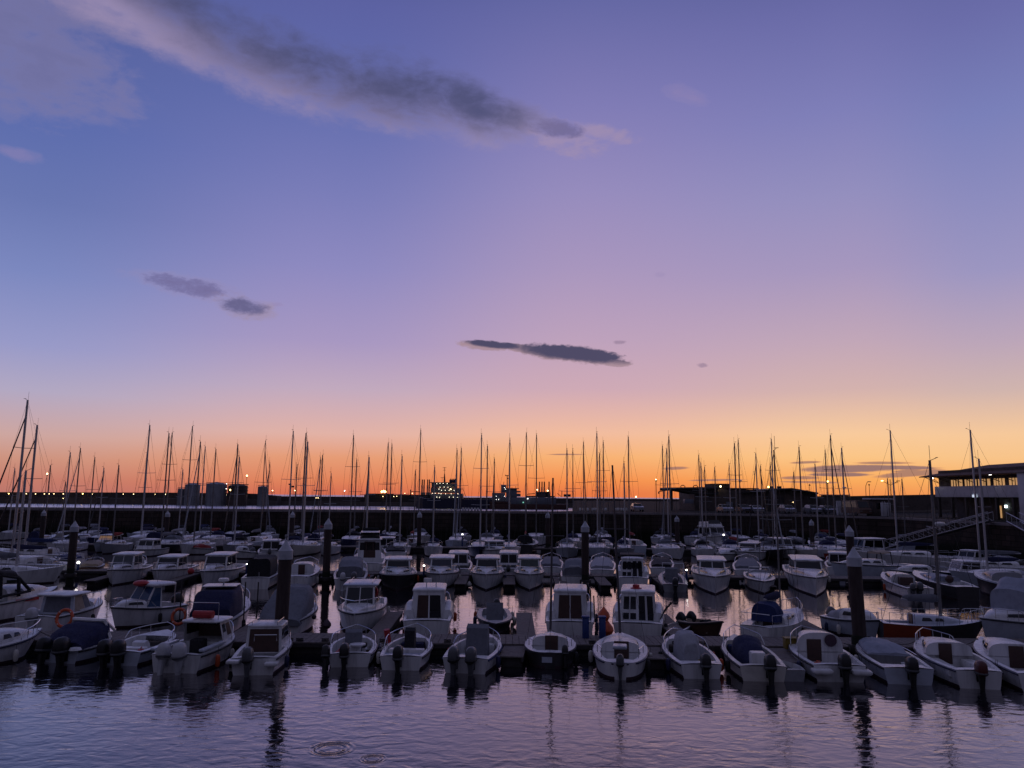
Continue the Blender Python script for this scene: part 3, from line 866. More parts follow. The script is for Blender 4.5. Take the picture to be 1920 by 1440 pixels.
for (x, y), lab, ln in (((985, 1196), 'short wooden finger pontoon beside the dark open boat', 7.0), ((716, 1196), 'finger pontoon beside the cabin boat with two windscreen panes', 7.0), ((470, 1196), 'finger pontoon between the navy and the grey covered boats', 7.0), ((1265, 1200), 'finger pontoon beside the wheelhouse boat with orange buoys', 7.0), ((1545, 1208), 'finger pontoon between the blue-covered sloop and the small boat behind the pile', 7.0)):
    p = W(x, y)
    pontoon(lab, (p.x, Y1(p.x) + 1.2), (p.x * 1.03, Y1(p.x) + 1.2 + ln), .9, .45, 'finger_pontoon')
for x in (205, 350, 690, 870, 955, 1045, 1120, 1225, 1395, 1625):
    p = W(x, 1092)
    pontoon('finger pontoon between two boats moored to the second pontoon', (p.x, 58.5), (p.x * 1.02, 64.4), .9, .45, 'finger_pontoon')['group'] = 'fingers of the second pontoon'

# ------------------------------------------------------------------ mooring piles
def pile(label, px, top, Y, z=None, rad=.29, lean=0.0):
    hd = WY(px, top, Y)
    root = thing('mooring_pile', label, 'pile', (hd.x, Y, 0), 0, 'guide piles of the pontoons')
    zt = hd.z
    hc = rad * 2.9
    MB().tube([(lean, 0, -4), (0, 0, zt - hc)], rad, 20).build('post', PILEM, root, 60)
    MB().lathe([(rad * 1.12, 0), (rad * 1.12, hc * .45), (rad * .95, hc * .5), (.02, hc)], 20, (0, 0, zt - hc - .03)).build('cap', CAPM, root, 30)
    MB().lathe([(rad * 1.015, -.3), (rad * 1.04, .25), (rad * 1.03, .8), (rad * 1.005, 1.05)], 20).build('weed_band', WEED, root, 60)
    MB().lathe([(rad * 1.45, .35), (rad * 1.5, .40), (rad * 1.5, .62), (rad * 1.45, .66)], 16).build('guide_collar', DARKM, root)
    return root
def Yp(px): return Y1(W(px, 1200).x)
pile('thick tarred pile with white pointed cap in front of the grey canvas boat', 537, 1011, Yp(537) - 1.35, lean=-.12)
pile('thick tarred pile with white pointed cap behind the domed cabin boat', 1600, 1024, Yp(1600) - 1.35, lean=.15)
pile('white-capped pile with a lit lamp at its foot, beside small cuddy boats', 141, 976, 61.5)
pile('dark pile with white cap behind the covered grey boat with steps', 616, 971, 60.5)
pile('dark pile with white cap behind the tall wheelhouse boats', 1097, 976, 60)
pile('white-capped pile just above the thick pile of the front pontoon', 1592, 984, 59.5)
for px, ty, lab in ((83, 955, 'distant white-capped pile between the first tall masts'), (315, 957, 'distant white-capped pile below the small storage tank'), (549, 958, 'distant white-capped pile standing above the thick tarred pile'), (787, 958, 'distant white-capped pile below the lit ship bow'), (1027, 959, 'distant white-capped pile below the grey ship'), (1269, 966, 'distant white-capped pile below the terminal canopy'), (1521, 973, 'distant white-capped pile below the gabled shed')):
    pile(lab, px, ty, 98, rad=.27)
pile('short dark pile with a box on top behind the cruiser with the black bimini', 25, 1062, 55, rad=.3)

# pedestals with lit lamps on the pontoons
def pedestal(label, px, py, Y, m=L_WHITE, s=1.0):
    p = WY(px, py, Y)
    root = thing('lamp_pedestal', label, 'lamp', (p.x, Y, 0), 0, 'lamp pedestals on the pontoons')
    MB().box((0, 0, (p.z + .4) / 2), (.16, .16, max(.2, p.z - .45)), ch=.03).build('post', BLUEBOX, root)
    MB().ball((0, 0, p.z), .062 * s, n=6).build('lamp', m, root)
for a in (('lit lamp at the foot of the white-capped pile', 147, 1055, 65.2, L_WHITE, 1.9), ('small lit lamp beside the dark open-backed cabin boat', 463, 1058, 63.5, L_WHITE, 1.0), ('lit lamp beside the cabin boat with the tinted windscreen', 795, 1061, 63.5, L_WHITE, 1.3), ('bright lamp low in front of the quay wall below the lit ship', 867, 1002, 100, L_WHITE, 1.6), ('bright lamp beside the flybridge cruiser at the quay wall', 1357, 1003, 100, L_WHITE, 1.8), ('lit lamp beside the big white cruiser with two windscreen panes', 1287, 1069, 62.5, L_WHITE, 1.2), ('lit lamp beside the thick pile behind the cruiser with the wide windscreen', 1597, 1075, 62, L_WHITE, 1.1)):
    pedestal(*a)
for px, lab in ((1088, 'blue service pedestal behind the tall wheelhouse boat'), (1117, 'blue service pedestal beside the orange buoys')):
    p = W(px, 1197); 
    MBp = MB().box((0, 0, .95), (.3, .26, .95), ch=.05).box((0, 0, 1.46), (.36, .32, .1), ch=.03)
    o = tag(MBp.build('service_pedestal', BLUEBOX), lab, 'pedestal'); o.location = (p.x, Y1(p.x) + .4, 0)

# ------------------------------------------------------------------ far shore: storage tanks, ships, loading arms
YT = 436
for (xa, xb, yt, m_, lab, rails) in ((334, 346, 917, TANK, 'small round storage tank, lowest of the tanks on the breakwater', 0), (348, 375, 909, TANK, 'pale round storage tank between the small tank and the widest tank', 0), (388, 425, 908, TANK, 'widest pale storage tank with a low cone roof', 0), (429, 464, 911, TANKB, 'brownish storage tank ringed by walkways', 1), (484, 502, 913, TANK, 'slim pale storage tank standing apart from the others', 0)):
    a, b = WY(xa, yt, YT), WY(xb, yt, YT)
    r = (b.x - a.x) / 2; root = thing('storage_tank', lab, 'storage tank', ((a.x + b.x) / 2, YT, 0), 0, 'storage tanks on the breakwater')
    MB().lathe([(r, 0), (r, a.z - .2), (r * 1.02, a.z - .1), (r * 1.02, a.z)], 32).build('shell', m_, root)
    MB().lathe([(r * 1.02, a.z + .02), (r * .5, a.z + r * .16), (.05, a.z + r * .26)], 32).build('roof', m_, root)
    rl = MB()
    ang = [2 * math.pi * k / 24 for k in range(24)]
    for z in ([a.z + .9] if not rails else [a.z + .9, a.z - 1.0, a.z - 2.6, a.z - 4.2]):
        rl.tube([(r * (1.0 + .06 * (rails)) * math.cos(q), r * (1.0 + .06 * rails) * math.sin(q), z) for q in ang], .10 if not rails else .16, 4, closed=True)
    for q in ang[::2]:
        rl.tube([(r * 1.0 * math.cos(q), r * 1.0 * math.sin(q), a.z), (r * math.cos(q), r * math.sin(q), a.z + .9)], .06, 4)
    rl.build('walkway_rail', DARKM, root)
def lights(root, pts, Y, m=L_WHITE, r=.2, name='deck_light', org=None):
    for x, y in pts:
        p = WY(x, y, Y) - Vector(org)
        MB().ball(p, r, n=6).build(name, m, root)
YS = 405
o_ = WY(850, 952, YS); o_.z = 0
S = lambda x, y, dyy=0.0: WY(x, y, YS) - o_ + Vector((0, dyy, 0))
def sbox(mb, x0, x1, y0, y1, d0, d1, m=0):
    a, b = S(x0, y0), S(x1, y1)
    mb.box(((a.x + b.x) / 2, (d0 + d1) / 2, (a.z + b.z) / 2), (abs(b.x - a.x), d1 - d0, abs(a.z - b.z)), m, .05)
ship = thing('tanker_ship', 'navy coaster ship with tall lamp-lit superstructure moored beyond the mole', 'ship', o_)
a, b = S(781, 935), S(928, 953)
hz = a.z
mb = MB(); rings = []
for q in (0, .03, .10, .25, .5, .75, .92, 1.0):
    xx = a.x + (b.x - a.x) * q; hw = 6.5 * min(1, (q + .02) * 9, 1.0) if q < .5 else 6.5 * (1 - max(0, (q - .8) / .25) ** 2 * .7)
    up = 1.3 * max(0, 1 - q * 8) + .0
    rings.append([Vector((xx, -hw, -1)), Vector((xx - .4 * (q < .1), -hw, hz + up)), Vector((xx - .4 * (q < .1), hw, hz + up)), Vector((xx, hw, -1))])
mb.loft(rings).build('hull', SHIPN, ship, 40)
mb = MB()
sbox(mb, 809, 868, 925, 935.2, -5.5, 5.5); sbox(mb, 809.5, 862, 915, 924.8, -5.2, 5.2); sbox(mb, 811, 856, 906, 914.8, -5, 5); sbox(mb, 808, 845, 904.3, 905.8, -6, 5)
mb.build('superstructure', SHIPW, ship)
mb = MB(); sbox(mb, 843, 855, 899.5, 905.8, -2, 2)
for k in range(4): mb.tube([S(845 + k * 2.8, 900), S(845 + k * 2.8, 897.5)], .25, 6)
mb.build('funnel', SHIPN, ship)
mb = MB(); mb.tube([S(833.5, 904), S(833.5, 888)], .55, 6, r1=.22).tube([S(833.5, 890), S(833.6, 876)], .14, 5).tube([S(830, 877), S(837, 877)], .1, 4).tube([S(830.5, 881.5), S(836, 881.5)], .08, 4).tube([S(826, 895.5), S(832, 895.5)], .1, 4).tube([S(829, 903), S(829, 895)], .1, 4)
mb.build('ship_mast', DARKM, ship)
mb = MB()
for k in range(5):
    mb.box((S(812 + k * 8, 910).x, -5.02, S(0, 909).z), (1.2, .08, .9))
mb.build('bridge_windows', GLASS, ship)['kind'] = 'stuff'
mb = MB().tube([S(862, 918), S(868, 917), S(874, 932)], .16, 5).tube([S(862, 918), S(862, 926)], .3, 6)
mb.build('davit', DARKM, ship)
lights(ship, [(819, 906.5), (825, 906.3), (831, 906.3), (838.5, 906.7), (823, 917), (825, 913.5), (833, 913.3), (840, 913.5), (828, 919.3), (835, 919.3), (842, 919.3), (851.5, 919.5), (856, 919.7), (810.5, 925), (816, 925), (823, 925.2), (827, 925.6), (835.5, 925.8), (846, 926), (858.5, 926), (819, 932), (824, 932.5), (842.5, 932), (850, 932.2), (858, 932.5)], YS - 6.2, L_DECK, .11, org=o_)
lights(ship, [(845, 917.3)], YS - 6.2, L_WARM, .30, org=o_)
ship2 = thing('cargo_ship', 'grey cargo ship with red-brown underside and square bridge aft, moored beyond the mole', 'ship', o_)
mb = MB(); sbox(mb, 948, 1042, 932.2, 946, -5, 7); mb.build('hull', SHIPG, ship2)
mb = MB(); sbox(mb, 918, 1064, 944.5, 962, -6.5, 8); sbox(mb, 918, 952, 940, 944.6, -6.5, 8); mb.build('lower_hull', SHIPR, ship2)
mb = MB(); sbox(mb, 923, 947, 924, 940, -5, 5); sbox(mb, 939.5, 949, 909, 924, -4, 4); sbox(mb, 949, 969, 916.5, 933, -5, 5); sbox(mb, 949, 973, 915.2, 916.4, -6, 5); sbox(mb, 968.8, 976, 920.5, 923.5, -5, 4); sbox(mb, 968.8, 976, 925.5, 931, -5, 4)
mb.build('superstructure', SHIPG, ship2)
mb = MB().tube([S(951, 916), S(951, 891)], .3, 6, r1=.2).tube([S(947.5, 891.7), S(954, 891.7)], .2, 4).tube([S(947.5, 889.7), S(947.5, 892.5)], .12, 4).box(S(952, 897), (1.0, .5, .5)).tube([S(944, 909), S(945, 903)], .12, 4).tube([S(967, 915), S(967, 911.5)], .12, 4).tube([S(960, 915), S(960, 913)], .12, 4)
mb.build('ship_mast', DARKM, ship2)
lights(ship2, [(946, 914.3), (947.6, 917), (930.5, 930.4), (945.6, 930.4), (924, 936.6), (930.5, 936.6), (935, 936.4)], YS - 6.7, L_WHITE, .11, org=o_)
lights(ship2, [(989.5, 935)], YS - 6.7, L_WHITE, .2, org=o_)
lights(ship2, [(986.5, 942), (981, 942)], YS - 7.0, L_GREEN, .34, org=o_)
YL = 425
def arm(px, ytop, lab, sodium=False):
    p0 = WY(px, ytop, YL)
    root = thing('loading_arm', lab, 'loading arm', (p0.x, YL, 0), 0, 'loading arms of the oil berth')
    h = p0.z
    MB().box((0, 0, h * .27), (1.5, 1.2, h * .54), ch=.1).build('base', TANKB if not sodium else CBEIGE, root)  # beige base has the orange lamplight tint painted into its colour
    MB().tube([(-.2, 0, h * .5), (-.2, 0, h * .8)], .26, 6).tube([(.25, 0, h * .5), (.25, 0, h * .8)], .14, 5).tube([(-.2, 0, h * .8), (.25, 0, h * .66)], .10, 4).build('riser', SHIPW, root)
    MB().box((0, 0, h * .9), (.62, .6, h * .2), ch=.08).build('counterweight', DARKM, root)
for k, px in enumerate((792, 795.6, 802, 805.4)):
    arm(px, 899, 'sodium-tinted loading arm with dark head standing behind the lit ship bow', True)
for k, px in enumerate((1011.5, 1016.3, 1020.6, 1029.5)):
    arm(px, 903, 'dark-headed loading arm standing behind the grey ship deck')
pf = thing('jetty_platform', 'dark jetty platform with pipework around the loading arms behind the grey ship', 'jetty', WY(1020, 932, YL))
P_ = lambda x, y: WY(x, y, YL) - WY(1020, 932, YL)
MB().box(P_(1013, 931) + Vector((0, 2, 0)), (16, 5, .8)).box(P_(1018, 926.5) + Vector((0, 2, 0)), (8, 3, 2.6)).build('platform', DARKM, pf)
MB().tube([P_(989, 928), P_(990, 926.4), P_(1003, 925.5)], .22, 5).tube([P_(1045, 925), P_(1052, 931)], .15, 4).tube([P_(1053.5, 920), P_(1053.5, 932)], .2, 4).tube([P_(1057, 929), P_(1070, 929)], .8, 6).build('pipework', DARKM, pf)
pl = thing('jetty_platform', 'sodium-lit jetty platform beside the lit navy ship', 'jetty', WY(740, 932, YL))
P_ = lambda x, y: WY(x, y, YL) - WY(740, 932, YL)
MB().box(P_(712, 926.5), (15, 4, .6)).box(P_(752, 930), (40, 4, 1.5)).box(P_(752, 937), (42, 4, 2.5)).tube([P_(770, 918), P_(770, 930)], .35, 5).tube([P_(770, 922), P_(788, 922)], .2, 4).tube([P_(688, 926), P_(696, 930)], .3, 4).build('platform', DARKM, pl)
lights(pl, [(716, 922), (719.5, 921), (722, 922)], YL - 2.5, L_SOD, .55, 'floodlight', WY(740, 932, YL))
lights(pl, [(718, 931), (738, 931), (744, 930.5), (752, 931.5), (759, 925), (773, 925)], YL - 2.5, L_WARM, .16, 'lamp', WY(740, 932, YL))

# lamps on the breakwater and street lamps
for px, py in ((15, 925.6), (48, 925.8), (65.5, 926), (82, 926), (91, 926), (100, 926), (117.5, 926), (154, 925.8), (172, 926.3), (230, 926.5), (249.5, 926.5), (290, 926.8), (309.5, 926.8), (352, 931), (368, 931.8), (404, 931.8), (592, 933.5), (596, 933.5), (424, 928), (117.5, 934.5)):
    warm = px in (15, 154)
    p = WY(px, py, 445)
    root = thing('wall_lamp', 'small lit lamp on the face of the dark breakwater', 'lamp', (p.x, 445.6, p.z), 0, 'lamps along the breakwater')
    MB().box((0, .6, .25), (.14, 1.4, .14)).build('bracket', DARKM, root)
    MB().ball((0, 0, 0), .20 if not warm else .30, n=6).build('lamp', L_WARM if not warm else L_SOD, root)
def street_lamp(label, px, py, Y, zb=QZ, m=L_WHITE, r=.22, style='post', px2=None, group='street lamps on the quays'):
    p = WY(px, py, Y)
    root = thing('street_lamp', label, 'street lamp', (p.x, Y, zb), 0, group)
    h = p.z - zb
    mb = MB()
    if style == 'post':
        mb.tube([(0, 0, 0), (0, 0, h)], .07, 6, r1=.05); mb.lathe([(.10, -.25), (.22, -.1), (.10, .0)], 8, (0, 0, h))
        mb.build('post', DARKM, root); MB().ball((0, 0, h + r * .5), r * .62, n=6).build('lamp', m, root)
    elif style == 'arm':
        w_ = WY(px2, py, Y).x - p.x
        mb.tube([(w_, 0, 0), (w_, 0, h * .72), (w_ * .92, 0, h * .9), (w_ * .5, 0, h * 1.03), (0, 0, h * 1.05)], .06, 6)
        mb.build('post', DARKM, root); MB().box((0, 0, h * 1.04), (.7, .25, .14), ch=.05).build('lamp_head', m, root)
    elif style == 'double':
        w_ = WY(px2, py, Y).x - p.x
        mb.tube([(w_, 0, 0), (w_, 0, h * 1.05)], .07, 6).tube([(0, 0, h), (w_, 0, h * .86), (2 * w_, 0, h)], .05, 5)
        mb.build('post', DARKM, root); MB().box((0, 0, h), (.42, .2, .14), ch=.05).build('lamp_head', m, root)
        MB().box((2 * w_, 0, h), (.7, .25, .14), ch=.05).build('lamp_head', SHIPW, root)
street_lamp('lit globe lamp on a thin post above the breakwater near the first masts', 88.5, 889.5, 180, 0, L_WARM, .30)
street_lamp('lit globe lamp on a post beside the brownish tank', 463, 893, 200, 0, L_WARM, .32)
street_lamp('bright yellow lamp between the widest tank and the brownish tank', 432, 920, 300, 0, L_SOD, .50)
for k, (x, y) in enumerate(((425, 907.5), (424.3, 917))):
    street_lamp('lit lamp on a tall post against the widest tank, %s of two' % ('upper', 'lower')[k], x, y, 420, 0, L_WHITE, .3)
for x, y, mm, lab in ((511, 920.5, L_WARM, 'lit lamp just beside the slim storage tank'), (553, 920.5, L_WARM, 'lit lamp over the breakwater below the tallest mast beyond the tanks'), (646, 921, L_WHITE, 'white lit lamp over the breakwater halfway to the sodium-lit jetty'), (1007, 919.5, L_WARM, 'warm lamp among the loading arms of the grey ship'), (1027, 921, L_WARM, 'warm lamp beside the last loading arm of the grey ship'), (1192.5, 932.5, L_WARM, 'small warm lamp on the breakwater crest above the silver car')):
    street_lamp(lab, x, y, 300, 0, mm, .30 if x < 700 else .42)
street_lamp('slim post lamp with a white light beside the terminal canopy', 1230, 900, 134, QZ, L_WARM, .16)
street_lamp('bright warm lamp above the gabled shed', 1441, 914.5, 150, QZ, L_SOD, .28)
street_lamp('warm lit lamp rising just past the end of the gabled shed', 1552, 904, 150, QZ, L_SOD, .26)
street_lamp('unlit street lamp with a curved arm behind the van', 1630, 905.5, 150, QZ, SHIPW, .2, 'arm', 1622.5)
street_lamp('unlit straight lamp post standing close to the curved one', 1629.5, 908, 158, QZ, SHIPW, .1)
street_lamp('double-armed street lamp with one bright head behind the harbour wall', 1654, 901.5, 150, QZ, L_SOD, .2, 'double', 1669)
street_lamp('unlit lamp on a dark post above the end of the shed roof', 1518, 908.5, 152, QZ, SHIPW, .12)
# twin-headed floodlight mast
p = WY(544, 908, 200); root = thing('floodlight_mast', 'dark mast with two drum-shaped heads beyond the slim tank', 'mast', (p.x, 200, 0))
MB().tube([(0, 0, 0), (0, 0, p.z)], .1, 5).tube([(0, 0, p.z - .6), (.75, 0, p.z - .6)], .05, 4).build('post', DARKM, root)
MB().box((-.1, 0, p.z), (.6, .4, .35), ch=.08).box((.75, 0, p.z - .6), (.7, .4, .45), ch=.08).build('floodlight', DARKM, root)

# ------------------------------------------------------------------ terminal building, sheds and harbour house
YB = 150
B_ = lambda x, y: WY(x, y, YB)
og = Vector((B_(1340, 950).x, YB, QZ))
term = thing('terminal_building', 'low harbour terminal with slatted canopy arm and a square rooftop block', 'building', og)
def bbox(mb, x0, x1, y0, y1, d0, d1, ch=.05):
    a, b = B_(x0, y0) - og, B_(x1, y1) - og
    if y1 is None: pass
    mb.box(((a.x + b.x) / 2, (d0 + d1) / 2, (a.z + b.z) / 2), (abs(b.x - a.x), d1 - d0, abs(a.z - b.z)), 0, ch)
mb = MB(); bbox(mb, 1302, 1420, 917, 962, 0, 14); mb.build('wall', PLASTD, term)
mb = MB(); bbox(mb, 1338.5, 1371.5, 907.5, 917.2, 1, 7); bbox(mb, 1337.5, 1372.5, 906.6, 907.6, .6, 7.4); mb.build('rooftop_block', PLASTD, term)
mb = MB(); bbox(mb, 1365, 1422, 914.8, 917.2, -.3, 14); mb.build('roof', DARKM, term)
mb = MB()
A0, A1 = B_(1246, 917) - og, B_(1345, 915.5) - og
L0 = B_(1303, 925) - og
for dd in (-.5, 4.5):
    v = Vector((0, dd, 0))
    mb.tube([A0 + v, A1 + v], .30, 5); mb.tube([A0 + v, B_(1266, 917.8) - og + v, L0 + v, B_(1345, 927) - og + v], .22, 5)
    N = 20
    for k in range(N):
        x = 1268 + k * 3.9
        yb = 918 + (x - 1266) / 37 * 7.0 if x < 1303 else 925.3
        mb.tube([B_(x, 916.3) - og + v, B_(x + 2.2, yb) - og + v], .17, 4)
        if k % 2: mb.tube([B_(x + 3, 916.3) - og + v, B_(x + .5, yb) - og + v], .08, 4)
for k in range(12):
    x = 1248 + k * 8
    mb.tube([B_(x, 916.6) - og + Vector((0, -.5, 0)), B_(x, 916.6) - og + Vector((0, 4.5, 0))], .08, 4)
mb.build('canopy', DARKM, term)
mb = MB()
for x in (1280, 1304):
    a = B_(x, 916) - og; mb.tube([a + Vector((-.3, 0, 0)), a + Vector((-.35, 0, .45)), a + Vector((-.15, 0, .62)), a + Vector((.25, 0, .62)), a + Vector((.45, 0, .45)), a + Vector((.4, 0, 0))], .09, 5)
mb.tube([B_(1258.5, 919) - og, B_(1258.5, 962) - og], .3, 8).tube([B_(1235, 922) - og, B_(1235, 926) - og], .12, 5).tube([B_(1235, 922) - og, B_(1250, 919.5) - og], .08, 5)
mb.build('canopy_post', DARKM, term)
lights(term, [(1351, 912)], YB - .5, L_WARM, .17, 'lamp', og)
mb = MB(); bbox(mb, 1361, 1373, 941, 953, -.4, 1.5); bbox(mb, 1283, 1300, 936, 944, -.3, 1); mb.build('awning', SHIPG, term)
og2 = Vector((B_(1465, 950).x, YB, QZ))
shed = thing('shed', 'long dark shed with a shallow gabled roof beside the terminal', 'building', og2)
a, b, c, d = [B_(x, y) - og2 for x, y in ((1390, 925), (1482, 919), (1534, 927), (1390, 962))]
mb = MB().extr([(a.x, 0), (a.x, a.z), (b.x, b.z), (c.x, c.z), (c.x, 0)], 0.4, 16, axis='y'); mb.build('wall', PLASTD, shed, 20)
mb = MB().extr([(a.x - .3, a.z + .02), (b.x, b.z + .1), (c.x - .3, c.z + .05), (c.x - .3, c.z + .35), (b.x, b.z + .42), (a.x - .3, a.z + .32)], -.9, 16.4, axis='y'); mb.build('roof', DARKM, shed, 20)
mb = MB()
for x in (1455, 1471): mb.box(B_(x, 917) - og2 + Vector((0, 3, 0)), (.7, .7, 1.2), ch=.05)
mb.build('roof_vent', DARKM, shed)
MB().box(B_(1455, 946) - og2 + Vector((0, 0, -.2)), (3.2, .15, 3.2)).build('door', DARKM, shed)
lights(shed, [(1487, 941.5)], YB - 1, L_WARM, .06, 'lamp', og2)
og3 = Vector((B_(1550, 950).x, YB - 4, QZ))
gate = thing('pale_gatehouse', 'low pale wall block in front of the shed, behind the masts', 'building', og3)
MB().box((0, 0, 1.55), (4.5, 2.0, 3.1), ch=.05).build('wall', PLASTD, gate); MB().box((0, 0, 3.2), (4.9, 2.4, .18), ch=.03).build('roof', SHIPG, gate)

# harbour house with the tiled roof, facing the basin
XF = 62.0
FY = lambda px: XF * FPX / (px - 960)
hh = thing('harbour_house', 'two-storey pale harbour house with tiled hip roof, sky-glow window band and glowing sign', 'building', (XF, 0, QZ))
ya, yb = 92.0, 113.0
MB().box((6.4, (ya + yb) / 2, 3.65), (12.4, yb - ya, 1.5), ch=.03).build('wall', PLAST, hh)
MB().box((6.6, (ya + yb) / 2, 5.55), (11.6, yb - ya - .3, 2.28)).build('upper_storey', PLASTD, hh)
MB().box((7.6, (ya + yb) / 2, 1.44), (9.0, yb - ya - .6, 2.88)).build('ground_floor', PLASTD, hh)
mb = MB()
for k in range(7):
    mb.box((.5, ya + .5 + k * (yb - ya - 1.0) / 6, 1.44), (.35, .35, 2.88), ch=.03)
mb.build('columns', PLASTD, hh)['kind'] = 'stuff'
ez, rz_ = 5.75, 7.45
ev = [(-1.15, ya - 1.2), (14.2, ya - 1.2), (14.2, yb + 1.6), (-1.15, yb + 1.6)]
rg_ = [(5.5, ya + 3), (6.6, ya + 3), (6.6, yb - 4.5), (5.5, yb - 4.5)]
mb = MB().loft([[Vector((x, y, ez)) for x, y in ev], [Vector((x, y, ez + .12)) for x, y in ev], [Vector((x, y, rz_)) for x, y in rg_]]); mb.build('roof', ROOFT, hh, 15)
mb = MB()
for k in range(8): mb.tube([(0.7, ya + 1 + k * 2.8, 4.9), (-1.4, ya + 1 + k * 2.8, ez)], .05, 4)
mb.build('roof_bracket', DARKM, hh)
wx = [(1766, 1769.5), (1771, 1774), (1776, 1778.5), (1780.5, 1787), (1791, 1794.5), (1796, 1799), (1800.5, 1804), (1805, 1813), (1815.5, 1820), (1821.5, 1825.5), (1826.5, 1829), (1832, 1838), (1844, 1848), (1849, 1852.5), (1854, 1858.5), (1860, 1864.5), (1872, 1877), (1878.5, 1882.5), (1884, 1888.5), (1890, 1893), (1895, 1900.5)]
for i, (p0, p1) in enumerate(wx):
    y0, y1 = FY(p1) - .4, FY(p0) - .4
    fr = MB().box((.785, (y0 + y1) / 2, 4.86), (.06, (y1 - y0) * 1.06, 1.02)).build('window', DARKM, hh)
    MB().box((.745, (y0 + y1) / 2, 4.86), (.04, (y1 - y0) * .86, .88)).build('pane', L_SKYGLOW_DOOR, fr)  # pane is no lamp: emission stands in for orange sky showing through
yy = FY(1819)
sg = MB().box((.12, yy, 3.05), (.14, .95, .34), ch=.03).build('sign', L_SIGN, hh)
MB().lathe([(.02, -.42), (.26, -.34), (.36, -.05), (.30, .22), (.12, .42), (.02, .46)], 14).build('sign_emblem', L_SIGN, hh)
em = hh.children[-1]; em.location = (.16, yy - .1, 3.98); em.scale = (.3, 1, 1)
def bracket_lamp(px, py, m, r):
    y = FY(px); p = WY(px, py, y)
    b_ = MB().tube([(.2, y, p.z - QZ - .6), (-.5, y, p.z - QZ)], .04, 4).build('lamp_arm', DARKM, hh)
    MB().box((-.6, y, p.z - QZ), (.3, .3, .14), ch=.05).build('lamp', m, b_)
bracket_lamp(1752, 896.5, L_WHITE, .2); bracket_lamp(1861.5, 889.5, L_WHITE, .3)
MB().box((2.9, FY(1836), 1.72), (.1, .5, .34), ch=.05).build('lamp', L_COOL, hh)
MB().box((2.95, FY(1826), 1.0), (.1, .22, 1.6)).build('lit_doorway', L_SKYGLOW_DOOR, hh)
for k in range(3): MB().box((2.95, FY(1890 + 5 * k), 2.2), (.1, .4, .8)).build('lit_pane', glow('pane_green', (.35, .5, .42), .16), hh)
wing = thing('stair_wing', 'plain grey-blue wall block at the end of the harbour house', 'building', (60.4, 86.6, QZ))
MB().box((6, 0, 2.9), (12, 10.2, 5.8), ch=.03).build('wall', PLAST, wing)
MB().box((6, 0, 5.86), (12.5, 10.7, .12)).build('coping', COPING, wing)

# gangways from the quay down to the pontoons
def gangway(label, a, b, wid=1.3):
    a, b = Vector(a), Vector(b); d = b - a; L = d.length
    root = thing('gangway', label, 'gangway', a, 0)
    s = Vector((0, 0, 1)).cross(d).normalized() * wid / 2
    mb = MB().loft([[-s, s, s + Vector((0, 0, .12)), -s + Vector((0, 0, .12))], [d - s, d + s, d + s + Vector((0, 0, .12)), d - s + Vector((0, 0, .12))]])
    mb.build('walkway', DARKM, root)
    for q in (-1, 1):
        r_ = MB().tube([s * q + Vector((0, 0, 1.1)), d + s * q + Vector((0, 0, 1.1))], .05, 5).tube([s * q + Vector((0, 0, .15)), d + s * q + Vector((0, 0, .15))], .06, 5)
        n = int(L / 1.2)
        for k in range(n + 1):
            r_.tube([d * (k / n) + s * q + Vector((0, 0, .1)), d * (k / n) + s * q + Vector((0, 0, 1.1))], .03, 4)
            if k < n: r_.tube([d * (k / n) + s * q + Vector((0, 0, .1)), d * ((k + 1) / n) + s * q + Vector((0, 0, 1.1))], .02, 4)
        r_.build('handrail', ALU, root)
gangway('long sloping gangway with truss rails from the quay to the pontoon near the quay wall', (54.6, 88, 4.5), (47.5, 98, .7))
gangway('sloping gangway with truss rails beside the plain wall block', (55.2, 85, 4.5), (51.5, 67, .7))

# vehicles parked on the quay, seen end-on
def car(label, px, py, m, name='parked_car', hgt=1.45, wid=1.76, rz=0, group='cars parked along the quay', L=4.2):
    p = W(px, py, QZ)
    root = thing(name, label, 'car' if hgt < 1.8 else 'van', (p.x, p.y + L / 2, QZ), R(rz), group)
    hw = wid / 2
    if hgt < 1.8:
        prof = [(-L / 2, .35), (-L / 2 + .03, .78), (-L / 2 + .45, .92), (L / 2 - .25, .98), (L / 2, .75), (L / 2, .35)]
        cab = House(-L / 2 + .95, L / 2 - .45, hw * .93, .92, hgt - .95, .5, .6, .80)
    else:
        prof = [(-L / 2, .35), (-L / 2 + .03, .95), (-L / 2 + .35, 1.12), (L / 2, 1.12), (L / 2, .35)]
        cab = House(-L / 2 + .35, L / 2 - .03, hw * .97, 1.1, hgt - 1.12, .05, .55, .90)
    MB().extr(prof, -hw, hw).build('body', m, root, 30)
    cab.walls(root, m); 
    cab.win(root, 'back', .06, .94, .12, .88); cab.win(root, 'star', .08, .92, .15, .88); cab.win(root, 'port', .08, .92, .15, .88)
    for sx in (-1, 1):
        for yy in (-L * .31, L * .31):
            wh = MB().lathe([(.02, -.1), (.28, -.1), (.32, -.06), (.32, .06), (.28, .1), (.02, .1)], 14).build('wheel', RUB, root)
            wh.rotation_euler = (0, R(90), 0); wh.location = (sx * (hw - .08), yy, .32)
        MB().box((sx * hw * .72, -L / 2 - .01, .70), (.34, .06, .14), ch=.02).build('headlight', SHIPW, root)
    return root
car('silver car parked alone on the quay left of the terminal canopy'.replace('left of', 'before'), 1198, 959.5, CARP)
car('pale car parked under the terminal awning', 1366, 962, CARP)
car('dark car parked beside the pale car at the terminal', 1402, 962.3, CARD)
car('low silver car parked between the dark car and the shed door', 1424, 962.8, CARP, hgt=1.35)
car('silver hatchback parked in front of the shed door', 1484, 963.4, CARP)
